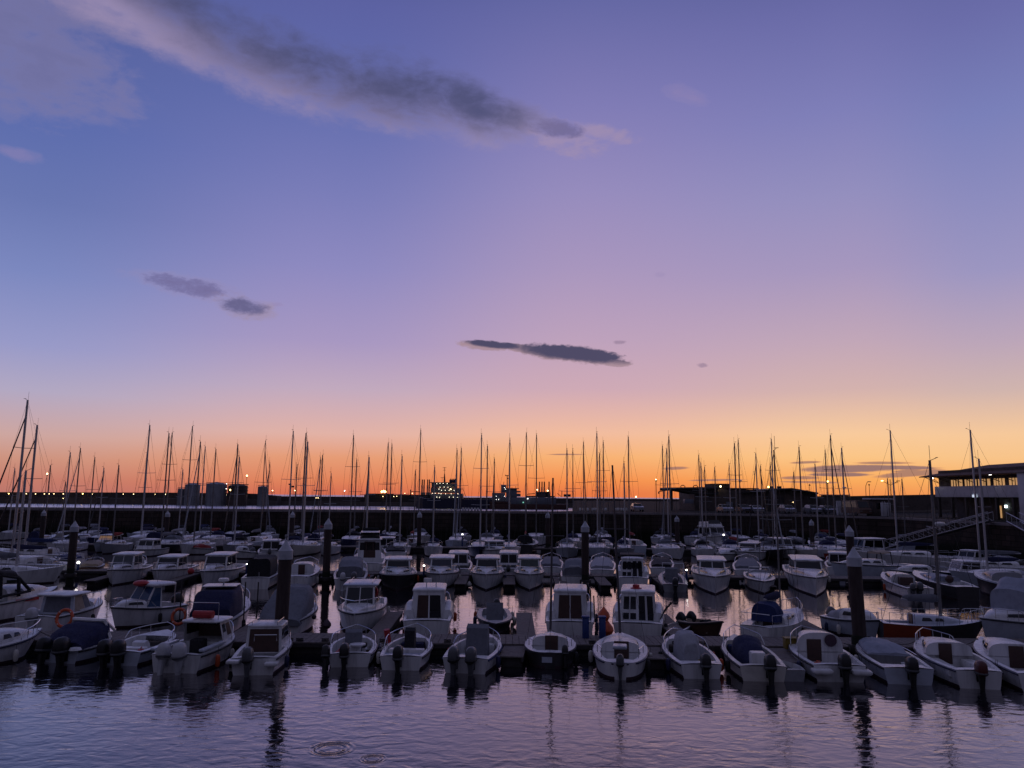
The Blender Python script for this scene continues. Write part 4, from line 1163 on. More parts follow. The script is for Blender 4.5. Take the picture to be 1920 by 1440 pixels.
car('silver estate parked at the end of the shed', 1533, 964, CARP, hgt=1.5)
car('grey car parked between the silver estate and the dark van', 1561, 964.6, CARD)
car('dark van with a pale roof edge parked by the harbour wall', 1620, 967.5, BROWNHULL, 'parked_van', 2.3, 2.0, 8, None, 5.0)
p = W(1592, 966, QZ); o = tag(MB().prism([(-.9, 0), (.9, 0), (.9, .5), (-.9, .5)], 0, 2.2).build('pale_board', PLAST), 'pale upright board leaning near the dark van', 'board'); o.location = (p.x, p.y + 2, QZ)
for i, px in enumerate((1665, 1669.5, 1677)):
    p = W(px, 968.5, QZ); o = tag(MB().box((0, 0, 1.0), (.45, .3, 2.0), ch=.05).tube([(0, 0, 2), (0, 0, 2.2)], .04, 4).build('fuel_pump', PLAST), 'narrow pale fuel pump cabinet on the quay below the double-armed lamp', 'pump', 'fuel pumps'); o.location = (p.x, p.y + 1.5, QZ)
p = W(1685, 969, QZ); k_ = thing('kiosk', 'small pale kiosk with a flat roof beside the fuel pumps', 'kiosk', (p.x, p.y + 6, QZ))
MB().box((0, 0, 1.2), (2.6, 2.2, 2.4), ch=.04).build('wall', PLASTD, k_); MB().box((0, 0, 2.55), (3.6, 2.8, .22), ch=.04).build('roof', PLAST, k_); MB().box((0, -1.12, 1.5), (1.6, .05, .9)).build('window', GLASS, k_)
# white kerb blocks along the mole edge
for px in (868, 873, 878.5, 884.5, 890.5, 896, 901.5, 1088, 1094, 1102, 1111, 1115.5, 1120, 1132, 1136, 1154, 1158.5, 1164, 1169, 1174):
    py = 953.5 if px < 1000 else 957.5
    p = W(px, py, QZ)
    if p.y > 131 and px < 1000: p = WY(px, 951, 130)
    o = tag(MB().box((0, 0, .25), (.36, .3, .5), ch=.06).build('kerb_block', mat('painted_white', (.8, .8, .8), .6)), 'small white painted kerb block in a row on the mole edge', 'kerb block', 'white kerb blocks on the mole'); o.location = (p.x, p.y, QZ)

# ------------------------------------------------------------------ boats of the front rows
def two(stern, bow):
    a, b = W(*stern), W(*bow)
    d = b - a
    return a, d.length, math.degrees(math.atan2(-d.x, d.y))
def boat(name, label, cat, stern, bow, B, hm=WHITE, cock=(.05, .55), group=None, dm=None, rub=RUB, fl=.18, g=.16, L=None, **hk):
    a, Ln, yaw = two(stern, bow)
    L = L or Ln
    if group == FR: hk['fs'] = hk.get('fs', .55) * .87; hk['fb'] = hk.get('fb', .85) * .9
    H = Hull(L, B, **hk)
    r = base_boat(name, label, cat, tuple(a), yaw, H, hm=hm, cock=cock, g=g, fl=fl, dm=dm, rub=rub, group=group)
    return r, H
FR = 'small boats moored stern-out along the front pontoon'
# A1
r, H = boat('cabin_cruiser', 'low white cruiser with two dark side windows, cut by the frame edge', 'boat', (-95, 1252), (74, 1223), 2.5, cock=(.05, .35), group=FR, rub=STRIPE, fs=.8, fb=1.15, rake=.9)
cuddy(r, H, .35, .88, .5, .3, wins=2); bow_rail(r, H, .6, .4)
# A2
r, H = boat('cabin_boat', 'cuddy boat under a navy canvas with white arched windscreen frame', 'boat', (108, 1243), (196, 1220), 2.25, hm=PALE, cock=(.05, .5), group=FR, fs=.62, fb=.88)
cuddy(r, H, .58, .95, .62, .16, e=.5, wins=1, wm=DOORB)
canvas(r, [(H.y(.04), 1.0, .55, .25), (H.y(.22), 1.05, .58, .55), (H.y(.42), 1.05, .6, .80), (H.y(.64), 1.0, .64, .85)], CNAVY, .42)
mb = MB().tube([(-1.02, H.y(.64), .75), (-.8, H.y(.60), 1.48), (.8, H.y(.60), 1.48), (1.02, H.y(.64), .75)], .10, 6)
mb.tube([(.8, H.y(.60), 1.48), (.8, H.y(.84), .98)], .07, 5).tube([(-.8, H.y(.60), 1.48), (-.8, H.y(.84), .98)], .07, 5); mb.build('windscreen_frame', WHITE, r)
outboard(r, H, -.55, MOTORB, 8, 1.15); outboard(r, H, .35, MOTORB, 0, 1.25)
MB().lathe([(.02, 0), (.25, .03), (.2, .12), (.02, .14)], 12, (.85, H.y(.02) - .1, H.fs)).build('fender_step', WHITE, r)
# A3
r, H = boat('open_boat', 'open white boat with rounded bow deck, dark cuddy mouth and twin black outboards', 'boat', (222, 1248), (312, 1216), 2.15, hm=PALE, cock=(.05, .72), group=FR, fs=.62, fb=.92, p=3.4, rake=.25)
mb = MB().box((.15, H.y(.72) + .03, .52), (1.15, .06, .42)); mb.build('cuddy_opening', GLASS, r)
console(r, H.y(.42), .18, .55, .55, screen=False); seat_box(r, H.y(.25), .18, 1.2)
outboard(r, H, -.5, MOTORB, 0, 1.2); outboard(r, H, .1, MOTORB, 0, 1.2); bow_rail(r, H, .55, .35)
# A4
r, H = boat('wheelhouse_boat', 'white hardtop fishing boat with a red canister on the roof and twin white outboards', 'boat', (328, 1262), (424, 1220), 2.35, cock=(.05, .52), group=FR, fs=.78, fb=1.1)
h = House(H.y(.50), H.y(.82), .88, .70, .92, .45, -.25, .88, .7); h.walls(r, WHITE, True); h.roof(r, over=.08, aft=.25)
h.win(r, 'star', .15, .42, .50, .88); h.win(r, 'star', .50, .86, .30, .85, DOORB); h.win(r, 'port', .15, .85, .4, .88); h.wins(r, 'front', 2)
MB().box((0, H.y(.70), .85), (1.3, .06, 1.0)).build('cabin_bulkhead', DOORB, r)
seat_box(r, H.y(.40), .18, .55, .5, .8, CBLACK); seat_box(r, H.y(.10), .18, 1.5, .4, .4, CBLACK)
MB().tube([(-.42, h.ty0 + .1, h.top + .30), (.42, h.ty0 + .1, h.top + .30)], .16, 10).build('canister', BUOYR, r)
MB().tube([(-.7, h.ty0, h.top), (-.7, h.ty0, h.top + .8), (.7, h.ty0, h.top + .8), (.7, h.ty0, h.top)], .02, 5).build('roof_rail', STEEL, r)
cuddy(r, H, .78, .97, .25, .2, wins=0, name='foredeck'); bow_rail(r, H, .62, .45)
outboard(r, H, -.42, MOTORW, 12, 1.15); outboard(r, H, .25, MOTORW, 0, 1.2)
for s in (-1, 1): MB().box((s * 1.0, H.y(.22), .86), (.22, 1.9, .10), ch=.03).build('side_cushion', PALE, r)
# A5
r, H = boat('wheelhouse_boat', 'white boat with tall square cabin and open red-brown interior, one grey outboard', 'boat', (474, 1266), (520, 1221), 2.0, cock=(.05, .42), group=FR, fs=.72, fb=.98)
h = House(H.y(.36), H.y(.74), .74, .50, 1.02, .4, .05, .92); h.walls(r); h.roof(r, over=.05)
h.win(r, 'back', .08, .92, .04, .93, DOORB, 'door'); h.wins(r, 'star', 2, v0=.5); h.wins(r, 'port', 2, v0=.5); h.wins(r, 'front', 2, v0=.5)
MB().tube([(-.35, h.ty0 - .2, 1.0), (-.35, h.ty0 - .22, 1.25), (.55, h.ty0 - .22, 1.25), (.55, h.ty0 - .2, 1.0)], .02, 5).build('hand_rail', STEEL, r)
outboard(r, H, -.18, MOTORG, 0, 1.1); bow_rail(r, H, .55, .42); grab_rails(r, h)
MB().box((-.72, H.y(0) - .12, .55), (.5, .5, .12), ch=.03).build('swim_step', WHITE, r); MB().box((.72, H.y(0) - .12, .45), (.5, .5, .12), ch=.03).build('swim_step', WHITE, r)
# A6
r, H = boat('open_boat', 'open white boat with grey centre console, high bow rail and two black outboards', 'boat', (655, 1251), (668, 1222), 2.0, cock=(.06, .78), group=FR, fs=.6, fb=.88, rub=STRIPE)
console(r, H.y(.52), .18, .7, 1.05, cov=CGREY); seat_box(r, H.y(.30), .18, .7, .45, .5); outboard(r, H, -.2, MOTORB, 0, 1.1); outboard(r, H, -.95, MOTORB, 14, .95)
bow_rail(r, H, .42, .42)
MB().lathe([(.02, 0), (.33, .02), (.33, .07), (.02, .09)], 14, (.25, H.y(.22), .72)).tube([(.25, H.y(.22), .2), (.25, H.y(.22), .72)], .04, 6).build('table', WHITE, r)
# A7
r, H = boat('open_boat', 'open boat with dark blue inside, tall dark wheel post and long bow rail', 'boat', (751, 1257), (781, 1222), 2.0, cock=(.06, .80), group=FR, fs=.62, fb=.9, dm=WHITE)
console(r, H.y(.55), .18, .42, 1.15, cov=CBLACK); seat_box(r, H.y(.34), .18, 1.5, .35, .42); seat_box(r, H.y(.12), .18, 1.6, .35, .38, DECKBLUE); seat_box(r, H.y(.74), .18, 1.0, .5, .4, CNAVY)
outboard(r, H, -.08, MOTORB, 0, 1.1); bow_rail(r, H, .30, .45)
MB().tube([(-.95, H.y(.55), .7), (-1.02, H.y(.52), 1.25)], .13, 8).build('red_fuel_roll', BUOYR, r)
# A8
r, H = boat('open_boat', 'twin-engined open white boat with a tall square grey console cover', 'boat', (872, 1263), (912, 1223), 2.15, rub=CBLUE, cock=(.05, .82), group=FR, fs=.66, fb=.95)
console(r, H.y(.55), .18, .92, 1.35, cov=CGREY); seat_box(r, H.y(.80) - .25, .18, 1.2, .5, .4); outboard(r, H, -.42, MOTORG, 0, 1.15); outboard(r, H, .28, MOTORG, 0, 1.15)
bow_rail(r, H, .5, .32); seat_box(r, H.y(.12), .18, 1.7, .4, .4)
# A10 / A11 small round-sterned sloops
def little_sloop(label, stern, bow, B, top, doorw, white_cover=False, stripe=None, name='small_sloop', hm=WHITE):
    r, H = boat(name, label, 'sailing boat', stern, bow, B, hm=hm, cock=(.10, .36), group=FR, rnd=True, tr=.22, fs=.72, fb=.98, rub=stripe or RUB, fl=.35, g=.26, d=.4, tm=.48)
    cuddy(r, H, .36, .84, .44, .30, e=.55, door=(doorw, .42, .68, .05), wins=2)
    hd = WY(top[0], top[1], r.location.y + H.L * .1)
    ym = H.y(.60); zb = 1.45
    tp = Vector((hd.x - r.location.x, ym, hd.z))
    m_ = MB().tube([(0, ym, 1.2), tp], .055, 7, r1=.04).build('mast', DARKALU, r)
    MB().tube([tp * .62 + Vector((-.55, ym * .38, .4)), tp * .62 + Vector((.55, ym * .38, .4))], .02, 4).build('spreader', DARKALU, m_)
    rg = MB()
    for s in (-1, 1): rg.tube([(s * (H.w(.55) - .05), ym - .15, H.z(.55)), tp], .007, 4)
    rg.tube([(0, H.y(.98), H.z(.98)), tp * .95 + Vector((0, ym * .05, 0))], .007, 4).tube([(0, H.y(.01), H.z(0)), tp], .007, 4); rg.build('rigging', WIRE, r)
    for s in (-1, 1): MB().tube([(s * (H.w(.12) - .1), H.y(.12), .7), (s * (H.w(.12) - .1), H.y(.12), 1.05), (s * (H.w(.25) - .1), H.y(.26), 1.05), (s * (H.w(.25) - .1), H.y(.26), .75)], .018, 5).build('push_rail', STEEL, r)
    return r, H
r, H = little_sloop('small sloop with a dark hull, white deck, broad round stern and brown companionway', (1031, 1254), (1033, 1222), 2.2, (1036, 896), .55, hm=DARKHULL)
outboard(r, H, .62, MOTORB, 10, .75, yoff=.35)
MB().box((-.12, -H.L / 2 - .01, .35), (.42, .03, .22)).build('number_plate', PALE, r)
r, H = little_sloop('small white sloop with black stripe round its stern and a white-hooded outboard', (1163, 1275), (1164, 1223), 2.25, (1145, 872), .6, stripe=STRIPE)
outboard(r, H, .0, MOTORG, 0, .85, yoff=.12); MB().box((0, -H.L / 2 - .1, 1.26), (.55, .6, .12), ch=.04).build('motor_hood', PALE, r)
# A12
r, H = boat('open_boat', 'open white boat with a rounded pale canvas console cover and black outboard', 'boat', (1316, 1273), (1264, 1224), 2.0, cock=(.05, .84), group=FR, fs=.62, fb=.9, tr=.8)
canvas(r, [(H.y(.34), .30, .2, .8), (H.y(.42), .46, .2, 1.12), (H.y(.56), .48, .2, 1.18), (H.y(.68), .38, .2, .7)], CPALE, .45, 'console_cover')
outboard(r, H, .12, MOTORB, 8, 1.05); seat_box(r, H.y(.10), .18, 1.5, .4, .36); bow_rail(r, H, .5, .34)
# A13
r, H = boat('open_boat', 'open white boat with a navy canvas heaped amidships and black outboard', 'boat', (1432, 1278), (1377, 1226), 2.05, hm=CREAM, cock=(.05, .80), group=FR, fs=.64, fb=.95, dm=CREAM)
canvas(r, [(H.y(.22), .35, .25, .35), (H.y(.34), .55, .25, .75), (H.y(.50), .62, .25, 1.02), (H.y(.60), .55, .25, .95), (H.y(.68), .30, .25, .5)], CNAVY, .6, 'canvas_heap')
seat_box(r, H.y(.17), .18, .55, .5, .75); outboard(r, H, .22, MOTORB, 10, 1.15); bow_rail(r, H, .62, .45); seat_box(r, H.y(.78) - .2, .18, 1.1, .4, .45, CBLUE)
# A14
r, H = boat('cabin_boat', 'white domed cabin boat with a brown door and a round dark red lid', 'boat', (1576, 1279), (1503, 1229), 2.3, cock=(.05, .46), group=FR, fs=.70, fb=1.0)
cuddy(r, H, .46, .93, .80, .22, e=.62, door=(.58, .30, .88, -.25), wins=1, prof=lambda q: (1 - q ** 1.7) ** .6)
mb = MB().lathe([(.02, 0), (.24, 0), (.25, .05), (.02, .07)], 16); o = mb.build('round_lid', BUOYD, r); o.rotation_euler = (R(90), 0, 0); o.location = (.42, H.y(.46) - .02, 1.15)
outboard(r, H, .12, MOTORB, 6, 1.15); bow_rail(r, H, .62, .42)
for s in (-1, 1): MB().box((s * .72, H.y(0) - .16, .42), (.75, .5, .16), ch=.05).build('swim_step', WHITE, r)
# A15
r, H = boat('open_boat', 'white boat with a flat blue-grey canvas cover over the bow and slim side rails', 'boat', (1706, 1284), (1624, 1231), 2.1, hm=PALE, cock=(.05, .55), group=FR, fs=.68, fb=.9)
canvas(r, [(H.y(.40), .80, .66, .10), (H.y(.55), .85, .66, .34), (H.y(.75), .70, .74, .30), (H.y(.93), .30, .82, .08)], DECKBLUE, .7, 'flat_cover')
outboard(r, H, .05, MOTORB, 4, 1.1); seat_box(r, H.y(.12), .18, 1.6, .4, .4)
mb = MB()
for s in (-1, 1): mb.tube([p + Vector((-s * .1, 0, .06)) for p in sheer_path(H, s, .35, .85, 8, .08)], .018, 5)
mb.build('side_rail', STEEL, r)
# A16
r, H = boat('small_sloop', 'white daysailer with a dark cabin doorway, blue side stripe and red-black outboard', 'boat', (1838, 1292), (1732, 1234), 2.3, cock=(.06, .50), group=FR, rub=STRIPE, fs=.74, fb=1.02, tr=.7)
cuddy(r, H, .48, .92, .52, .24, e=.6, door=(.5, .35, .80, -.15), wins=2); outboard(r, H, .0, mat('motor_dark_red', (.09, .012, .012), .4), 0, 1.0, MOTORB); bow_rail(r, H, .72, .42)
for s in (-1, 1): MB().box((s * .66, H.y(.28), .42), (.5, 2.4, .3), ch=.06).build('cockpit_bench', WHITE, r)
# A17
r, H = boat('cabin_boat', 'white cuddy boat with blue rubbing strip, half cut by the frame edge', 'boat', (1968, 1300), (1842, 1235), 2.3, cock=(.06, .46), group=FR, rub=STRIPE, fs=.74, fb=1.05)
cuddy(r, H, .46, .92, .55, .24, door=(.55, .3, .85, .1), wins=2); outboard(r, H, 0, MOTORG, 0, 1.0)
# dinghy tucked between A6 and A7, and A13/A14
r, H = boat('rowing_boat', 'small brown wooden rowing boat squeezed between the two railed open boats', 'boat', (706, 1236), (712, 1229), 1.1, hm=BROWNHULL, cock=(.05, .9), g=.07, fl=.12, fs=.38, fb=.5, rub=CREAM)
seat_box(r, H.y(.45), .2, .9, .25, .12, TEAK)
r, H = boat('rowing_boat', 'small pale dinghy afloat beside the black outboard of the navy-canvas boat', 'boat', (1487, 1278), (1462, 1262), 1.15, hm=GREY, cock=(.05, .9), g=.07, fl=.12, fs=.40, fb=.5)
seat_box(r, H.y(.45), .2, .9, .25, .12, GREY)
p = W(1478, 1246); o = tag(MB().box((0, 0, .25), (.55, .4, .45), ch=.04).box((0, 0, .49), (.6, .45, .04)).build('crate', YEL), 'yellow crate on the finger pontoon beside the domed cabin boat', 'crate'); o.location = (p.x + .35, p.y + .6, .5)

# ---- second line: far side of the front pontoon
r, H = boat('motor_cruiser', 'large white cruiser with black bimini and curved clear side windows', 'boat', (-110, 1176), (104, 1140), 3.0, cock=(.05, .35), fs=.95, fb=1.3, rake=1.1)
cuddy(r, H, .38, .90, .75, .35, wins=2)
mb = MB()
for yy, hh_ in ((.16, 1.35), (.30, 1.6), (.46, 1.25)): mb.tube([(-1.25, H.y(yy), 1.2), (-1.15, H.y(yy), 1.2 + hh_ * .8), (-.6, H.y(yy), 1.2 + hh_), (.6, H.y(yy), 1.2 + hh_), (1.15, H.y(yy), 1.2 + hh_ * .8), (1.25, H.y(yy), 1.2)], .10, 6)
for s in (-1, 1):
    mb.tube([(s * 1.15, H.y(.16), 2.25), (s * 1.15, H.y(.30), 2.45), (s * 1.15, H.y(.46), 2.2), (s * 1.25, H.y(.56), 1.45)], .09, 6)
    mb.tube([(s * 1.28, H.y(.12), 1.25), (s * 1.28, H.y(.56), 1.42)], .08, 6)
mb.build('bimini_frame', CBLACK, r)
canvas(r, [(H.y(.14), 1.05, 2.45, .3), (H.y(.30), 1.1, 2.5, .36), (H.y(.47), 1.0, 2.3, .3)], CBLACK, .8, 'bimini_top')
o = MB().box((1.44, H.y(.52), .98), (.03, 1.5, .16)).build('name_stripe', BUOYR, r)
antenna(r, .6, H.y(.3), 2.8, 1.3)
r, H = boat('wheelhouse_boat', 'white hardtop boat with beige side curtain, its bow towards the brown finger pontoon', 'boat', (62, 1190), (186, 1160), 2.5, cock=(.05, .40), fs=.85, fb=1.1)
h = House(H.y(.30), H.y(.66), .95, .75, .95, .6, .1, .88, .8); h.walls(r, PALE); h.roof(r, over=.16, aft=.5); h.win(r, 'star', .08, .60, .05, .95, CBEIGE); h.win(r, 'star', .64, .95, .2, .9, CGREY); h.win(r, 'port', .1, .9, .2, .9); h.wins(r, 'front', 2, v0=.15); h.win(r, 'back', .1, .9, .1, .9, CGREY, 'door')
cuddy(r, H, .64, .95, .3, .25, wins=0, name='foredeck'); bow_rail(r, H, .6, .4); outboard(r, H, 0, MOTORW, 0, 1.1); antenna(r, .3, h.ty1, h.top + .1, .9)
r, H = boat('wheelhouse_boat', 'white hardtop boat with blue tinted windscreen and a red lump on its roof', 'boat', (326, 1160), (204, 1180), 2.45, cock=(.05, .45), fs=.85, fb=1.12)
h = House(H.y(.40), H.y(.66), .90, .80, 1.2, .7, .0, .88, .8); h.walls(r); h.roof(r, over=.2, aft=.9, th=.14); h.wins(r, 'front', 2, v0=.08, v1=.95, m=TINT); h.win(r, 'port', .1, .9, .1, .93, TINT); h.win(r, 'star', .1, .9, .1, .93, TINT)
MB().ball((.1, h.ty0 + .6, h.top + .14), .42, n=8, sz=.4).build('liferaft', BUOYR, r); antenna(r, -.4, h.ty0, h.top + .1, 1.0); antenna(r, .5, h.ty1, h.top + .1, .8)
MB().tube([(-.9, h.ty0 - .8, .9), (-.9, h.ty0 - .8, h.top)], .03, 5).tube([(.9, h.ty0 - .8, .9), (.9, h.ty0 - .8, h.top)], .03, 5).build('roof_post', STEEL, r)
cuddy(r, H, .62, .95, .42, .25, wins=1, name='foredeck'); bow_rail(r, H, .55, .4); outboard(r, H, 0, MOTORB, 20, 1.2)
r, H = boat('cabin_boat', 'white boat under a square navy canvas tent with a white radar dome on top', 'boat', (392, 1194), (446, 1152), 2.5, cock=(.05, .5), fs=.8, fb=1.25)
canvas(r, [(H.y(-.02), .95, .6, .75), (H.y(.10), 1.0, .65, 1.45), (H.y(.36), 1.0, .7, 1.5), (H.y(.40), .95, .7, 1.45)], CNAVY, .28)
cuddy(r, H, .40, .92, 1.1, .22, wins=2); radar(r, .1, H.y(.30), 2.22); antenna(r, -.85, H.y(.04), 1.5, 2.1)
MB().box((0, H.y(.3), 2.23), (1.7, 1.3, .05), ch=.02).build('roof', WHITE, r); bow_rail(r, H, .55, .5)
r, H = boat('cabin_boat', 'boat wrapped in a tall sloping grey canvas, behind the thick tarred pile', 'boat', (520, 1194), (572, 1160), 2.5, cock=(.05, .5), fs=.8, fb=1.15)
canvas(r, [(H.y(-.03), 1.1, .55, .3), (H.y(.20), 1.12, .65, .95), (H.y(.42), 1.05, .7, 1.45), (H.y(.62), .95, .75, 1.4), (H.y(.70), .85, .8, .85)], CGREY, .45); bow_rail(r, H, .6, .5)
r, H = boat('wheelhouse_boat', 'white cabin boat facing the pontoon, dark windscreen in two panes and flat pale roof', 'boat', (690, 1148), (662, 1196), 2.5, cock=(.05, .36), fs=.85, fb=1.15)
h = House(H.y(.34), H.y(.70), .88, .9, 1.25, .55, .05, .92, .8); h.walls(r); h.roof(r, PALE, over=.12); h.wins(r, 'front', 2, v0=.12, v1=.93); h.wins(r, 'port', 2, v0=.2); h.wins(r, 'star', 2, v0=.2); h.win(r, 'back', .3, .7, .05, .9, DOORB, 'door')
cuddy(r, H, .66, .95, .35, .22, wins=0, name='foredeck'); bow_rail(r, H, .48, .6); grab_rails(r, h)
def tall_cabin(label, stern, bow, B, kind, roofrail=True):
    r, H = boat('wheelhouse_boat', label, 'boat', stern, bow, B, cock=(.05, .26), fs=.85, fb=1.15, tr=.92, g=.14)
    h = House(H.y(.24), H.y(.66), B * .36, .58, 1.42, .5, .06, .90); h.walls(r); h.roof(r, over=.06, th=.14)
    if kind == 0:
        for u in ((.16, .49), (.53, .86)): h.win(r, 'back', u[0], u[1], .08, .88, GLASS if u[0] > .3 else DOORB, 'door')
        MB().panel(h.back, .49, .53, .06, .92, .03, h.c).build('door_frame', WHITE, r)
    elif kind == 1:
        for u in ((.16, .485), (.515, .84)): h.win(r, 'back', u[0], u[1], .10, .92, DOORB, 'door')
    else:
        for u0, u1, v0, v1 in ((.08, .24, .45, .90), (.28, .44, .45, .90), (.08, .24, .10, .32), (.28, .44, .10, .32), (.52, .70, .08, .93), (.76, .93, .08, .93)): h.win(r, 'back', u0, u1, v0, v1)
    for f in ('star', 'port'): h.wins(r, f, 2, v0=.5, v1=.9)
    h.wins(r, 'front', 2, v0=.5)
    for s in (-1, 1): MB().arch([(H.y(.20), .25, .7, .45), (H.y(.30), .30, .7, .75), (H.y(.5), .26, .75, .6)], .7, 8).build('side_locker', WHITE, r).location = (s * (B * .36 + .1), 0, 0)
    bow_rail(r, H, .6, .5)
    return r, H, h
r, H, h = tall_cabin('white wheelhouse boat showing two tall dark door panes, between orange-free water and open boats'.replace('between orange-free water and open boats', 'pale sign board on its roof'), (799, 1198), (812, 1150), 2.5, 0)
MB().tube([(-.15, h.ty0 + .4, h.top), (-.15, h.ty0 + .4, h.top + .45)], .03, 5).tube([(.35, h.ty0 + .4, h.top), (.35, h.ty0 + .4, h.top + .45)], .03, 5).box((-.1, h.ty0 + .4, h.top + .55), (.42, .12, .22), ch=.03).build('roof_board', WHITE, r)
r, H, h = tall_cabin('tallest white wheelhouse boat, two brown door panels and a row of rails on its roof', (1068, 1200), (1072, 1152), 2.55, 1)
grab_rails(r, h, WHITE, .12); MB().tube([(1.05, H.y(.06), .9), (1.05, H.y(.06), 2.3), (.92, H.y(.15), 2.6)], .035, 5).tube([(1.25, H.y(.04), .9), (1.2, H.y(.04), 2.1)], .035, 5).build('derrick', DARKM, r)
r, H, h = tall_cabin('white wheelhouse boat with many narrow dark panes in its back wall and red-topped roof light', (1196, 1203), (1200, 1152), 2.6, 2)
MB().lathe([(.3, 0), (.3, .10), (.18, .14), (.18, .26), (.05, .3)], 12, (-.1, h.ty0 + .7, h.top + .12)).build('roof_light', BUOYR, r)
for k in range(5): MB().tube([(1.1 + .06 * k, H.y(.1 + .08 * k), .95), (1.35 + .12 * k, H.y(.1 + .08 * k) + .1, 1.45 + .08 * (k % 2))], .03, 4).build('rod_holder', DARKM, r)
r, H = boat('inflatable_boat', 'dark grey open boat with covered console, its black outboard showing above the far end', 'boat', (925, 1158), (930, 1196), 1.9, hm=DARKHULL, cock=(.05, .8), fs=.5, fb=.68, dm=GREY, g=.25)
console(r, H.y(.5), .18, .9, 1.1, cov=CGREY); outboard(r, H, -.2, MOTORB, -20, 1.2)
r, H = boat('open_boat', 'small dark-hulled open boat with two black outboards tilted at its stern', 'boat', (1289, 1182), (1356, 1198), 1.7, hm=BROWNHULL, cock=(.05, .75), fs=.55, fb=.85, dm=CBEIGE, rake=.6)
outboard(r, H, -.35, MOTORB, 35, 1.0); outboard(r, H, .35, MOTORB, 35, 1.0); console(r, H.y(.55), .18, .5, .6, cov=CBLACK)
boat('rowing_boat', 'low brown skiff beside the dark-hulled open boat', 'boat', (1262, 1196), (1284, 1184), 1.2, hm=BROWNHULL, cock=(.05, .9), g=.07, fs=.4, fb=.55)
r, H = boat('open_boat', 'pale blue small boat half hidden by the thick pile, dark fender at its bow', 'boat', (1563, 1180), (1652, 1201), 2.0, hm=PALE, cock=(.05, .42), fs=.75, fb=1.0)
cuddy(r, H, .42, .92, .55, .2, wins=1); outboard(r, H, 0, MOTORG, 25, 1.0); bow_rail(r, H, .7, .35)
canvas(r, [(H.y(.12), .7, .75, .3), (H.y(.3), .8, .75, .5), (H.y(.42), .75, .75, .4)], CPALE, .6)
for k in (.2, .55, .75): antenna(r, .5, H.y(k), .9, .9)
r, H = boat('cabin_boat', 'large pale boat with a big blue-grey canvas enclosure, cut by the frame edge', 'boat', (1990, 1196), (1842, 1210), 3.0, hm=PALE, cock=(.05, .4), fs=1.0, fb=1.3)
canvas(r, [(H.y(.05), 1.2, .9, 1.4), (H.y(.2), 1.25, .95, 2.1), (H.y(.5), 1.2, 1.0, 2.1), (H.y(.62), 1.05, 1.05, 1.5)], DECKBLUE, .4); cuddy(r, H, .6, .95, .5, .25, wins=1); bow_rail(r, H, .7, .5)

# ---- row of cabin cruisers on the near side of the second pontoon
def cruiser(label, stern, bow, B, front=2, hm=WHITE, hgt=1.0, rm=WHITE, wmat=GLASS, fly=False, hw=.36, z0=None, y=(.36, .70), over=.12, fs=.82, fb=1.25, rub=RUB, L=None, name='cabin_cruiser', rf=.6, rail=True):
    r, H = boat(name, label, 'boat', stern, bow, B, hm=hm, cock=(.05, y[0]), fs=fs, fb=fb, L=L, rub=rub, rake=.7)
    h = House(H.y(y[0]), H.y(y[1]), B * hw, fs + .05, hgt, rf, .1, .90, B * hw * .94)
    h.walls(r); h.roof(r, rm, over=over, aft=.5)
    h.wins(r, 'front', front, v0=.22, v1=.94, m=wmat, gap=.03); h.wins(r, 'port', 2, v0=.35); h.wins(r, 'star', 2, v0=.35); h.win(r, 'back', .25, .75, .05, .9, DOORB, 'door')
    cuddy(r, H, y[1] - .04, .95, .45, .28, wins=1, name='foredeck')
    if rail: bow_rail(r, H, .5, .5)
    if fly:
        h2 = House(H.y(y[0]) - .1, H.y(y[1]) - .7, B * .30, h.top + .12, .55, .4, 0, .95); h2.walls(r, WHITE, True)
        MB().panel(h2.front, .05, .95, .6, 1.5, .01, h2.c).build('flybridge_screen', GLASS, r)
    return r, H, h
c_ = cruiser
r, H, h = c_('white cruiser with a see-through greenish cabin glazing, first of the cruiser row', (262, 1078), (207, 1100), 2.5, wmat=mat('pale_glass', (.07, .08, .09), .15), hgt=1.2)
antenna(r, .3, h.ty0, h.top, .8)
c_('white cruiser with one wide black windscreen, next to the greenish-glazed cruiser', (348, 1077), (290, 1100), 2.5, 1)
c_('white cruiser with a long black windscreen and a red buoy at its side', (440, 1076), (380, 1103), 2.6, 1, hgt=1.2)
r, H = boat('cabin_boat', 'white boat with a black open-backed canvas cabin beside the thick tarred pile', 'boat', (478, 1105), (516, 1080), 2.4, cock=(.05, .4), fs=.8, fb=1.1)
canvas(r, [(H.y(.12), .85, .75, 1.35), (H.y(.45), .9, .8, 1.4)], CBLACK, .3); cuddy(r, H, .45, .93, 1.0, .22, wins=2); bow_rail(r, H, .6, .4); MB().tube([(.2, H.y(.02), .8), (.2, H.y(.02), 1.2)], .02, 4).build('flag_staff', STEEL, r)
r, H = boat('small_sloop', 'white round-sterned boat with a small dark hatch, showing past the thick tarred pile', 'boat', (556, 1106), (580, 1080), 2.5, cock=(.08, .3), rnd=True, tr=.5, fs=.95, fb=1.15); cuddy(r, H, .3, .85, .7, .3, door=(.5, .8, .75, 0), wins=2); bow_rail(r, H, .65, .5)
r, H = boat('cabin_boat', 'grey canvas-covered boat with two motors at its stern, beside the dark white-capped pile', 'boat', (655, 1106), (660, 1080), 2.6, cock=(.05, .5), fs=.8, fb=1.1)
canvas(r, [(H.y(.10), .9, .7, .9), (H.y(.25), .95, .75, 1.2), (H.y(.55), .9, .8, 1.2)], CGREY, .35); outboard(r, H, .3, MOTORG, 0, 1.2); outboard(r, H, -.5, MOTORW, 0, 1.1); bow_rail(r, H, .4, .5)
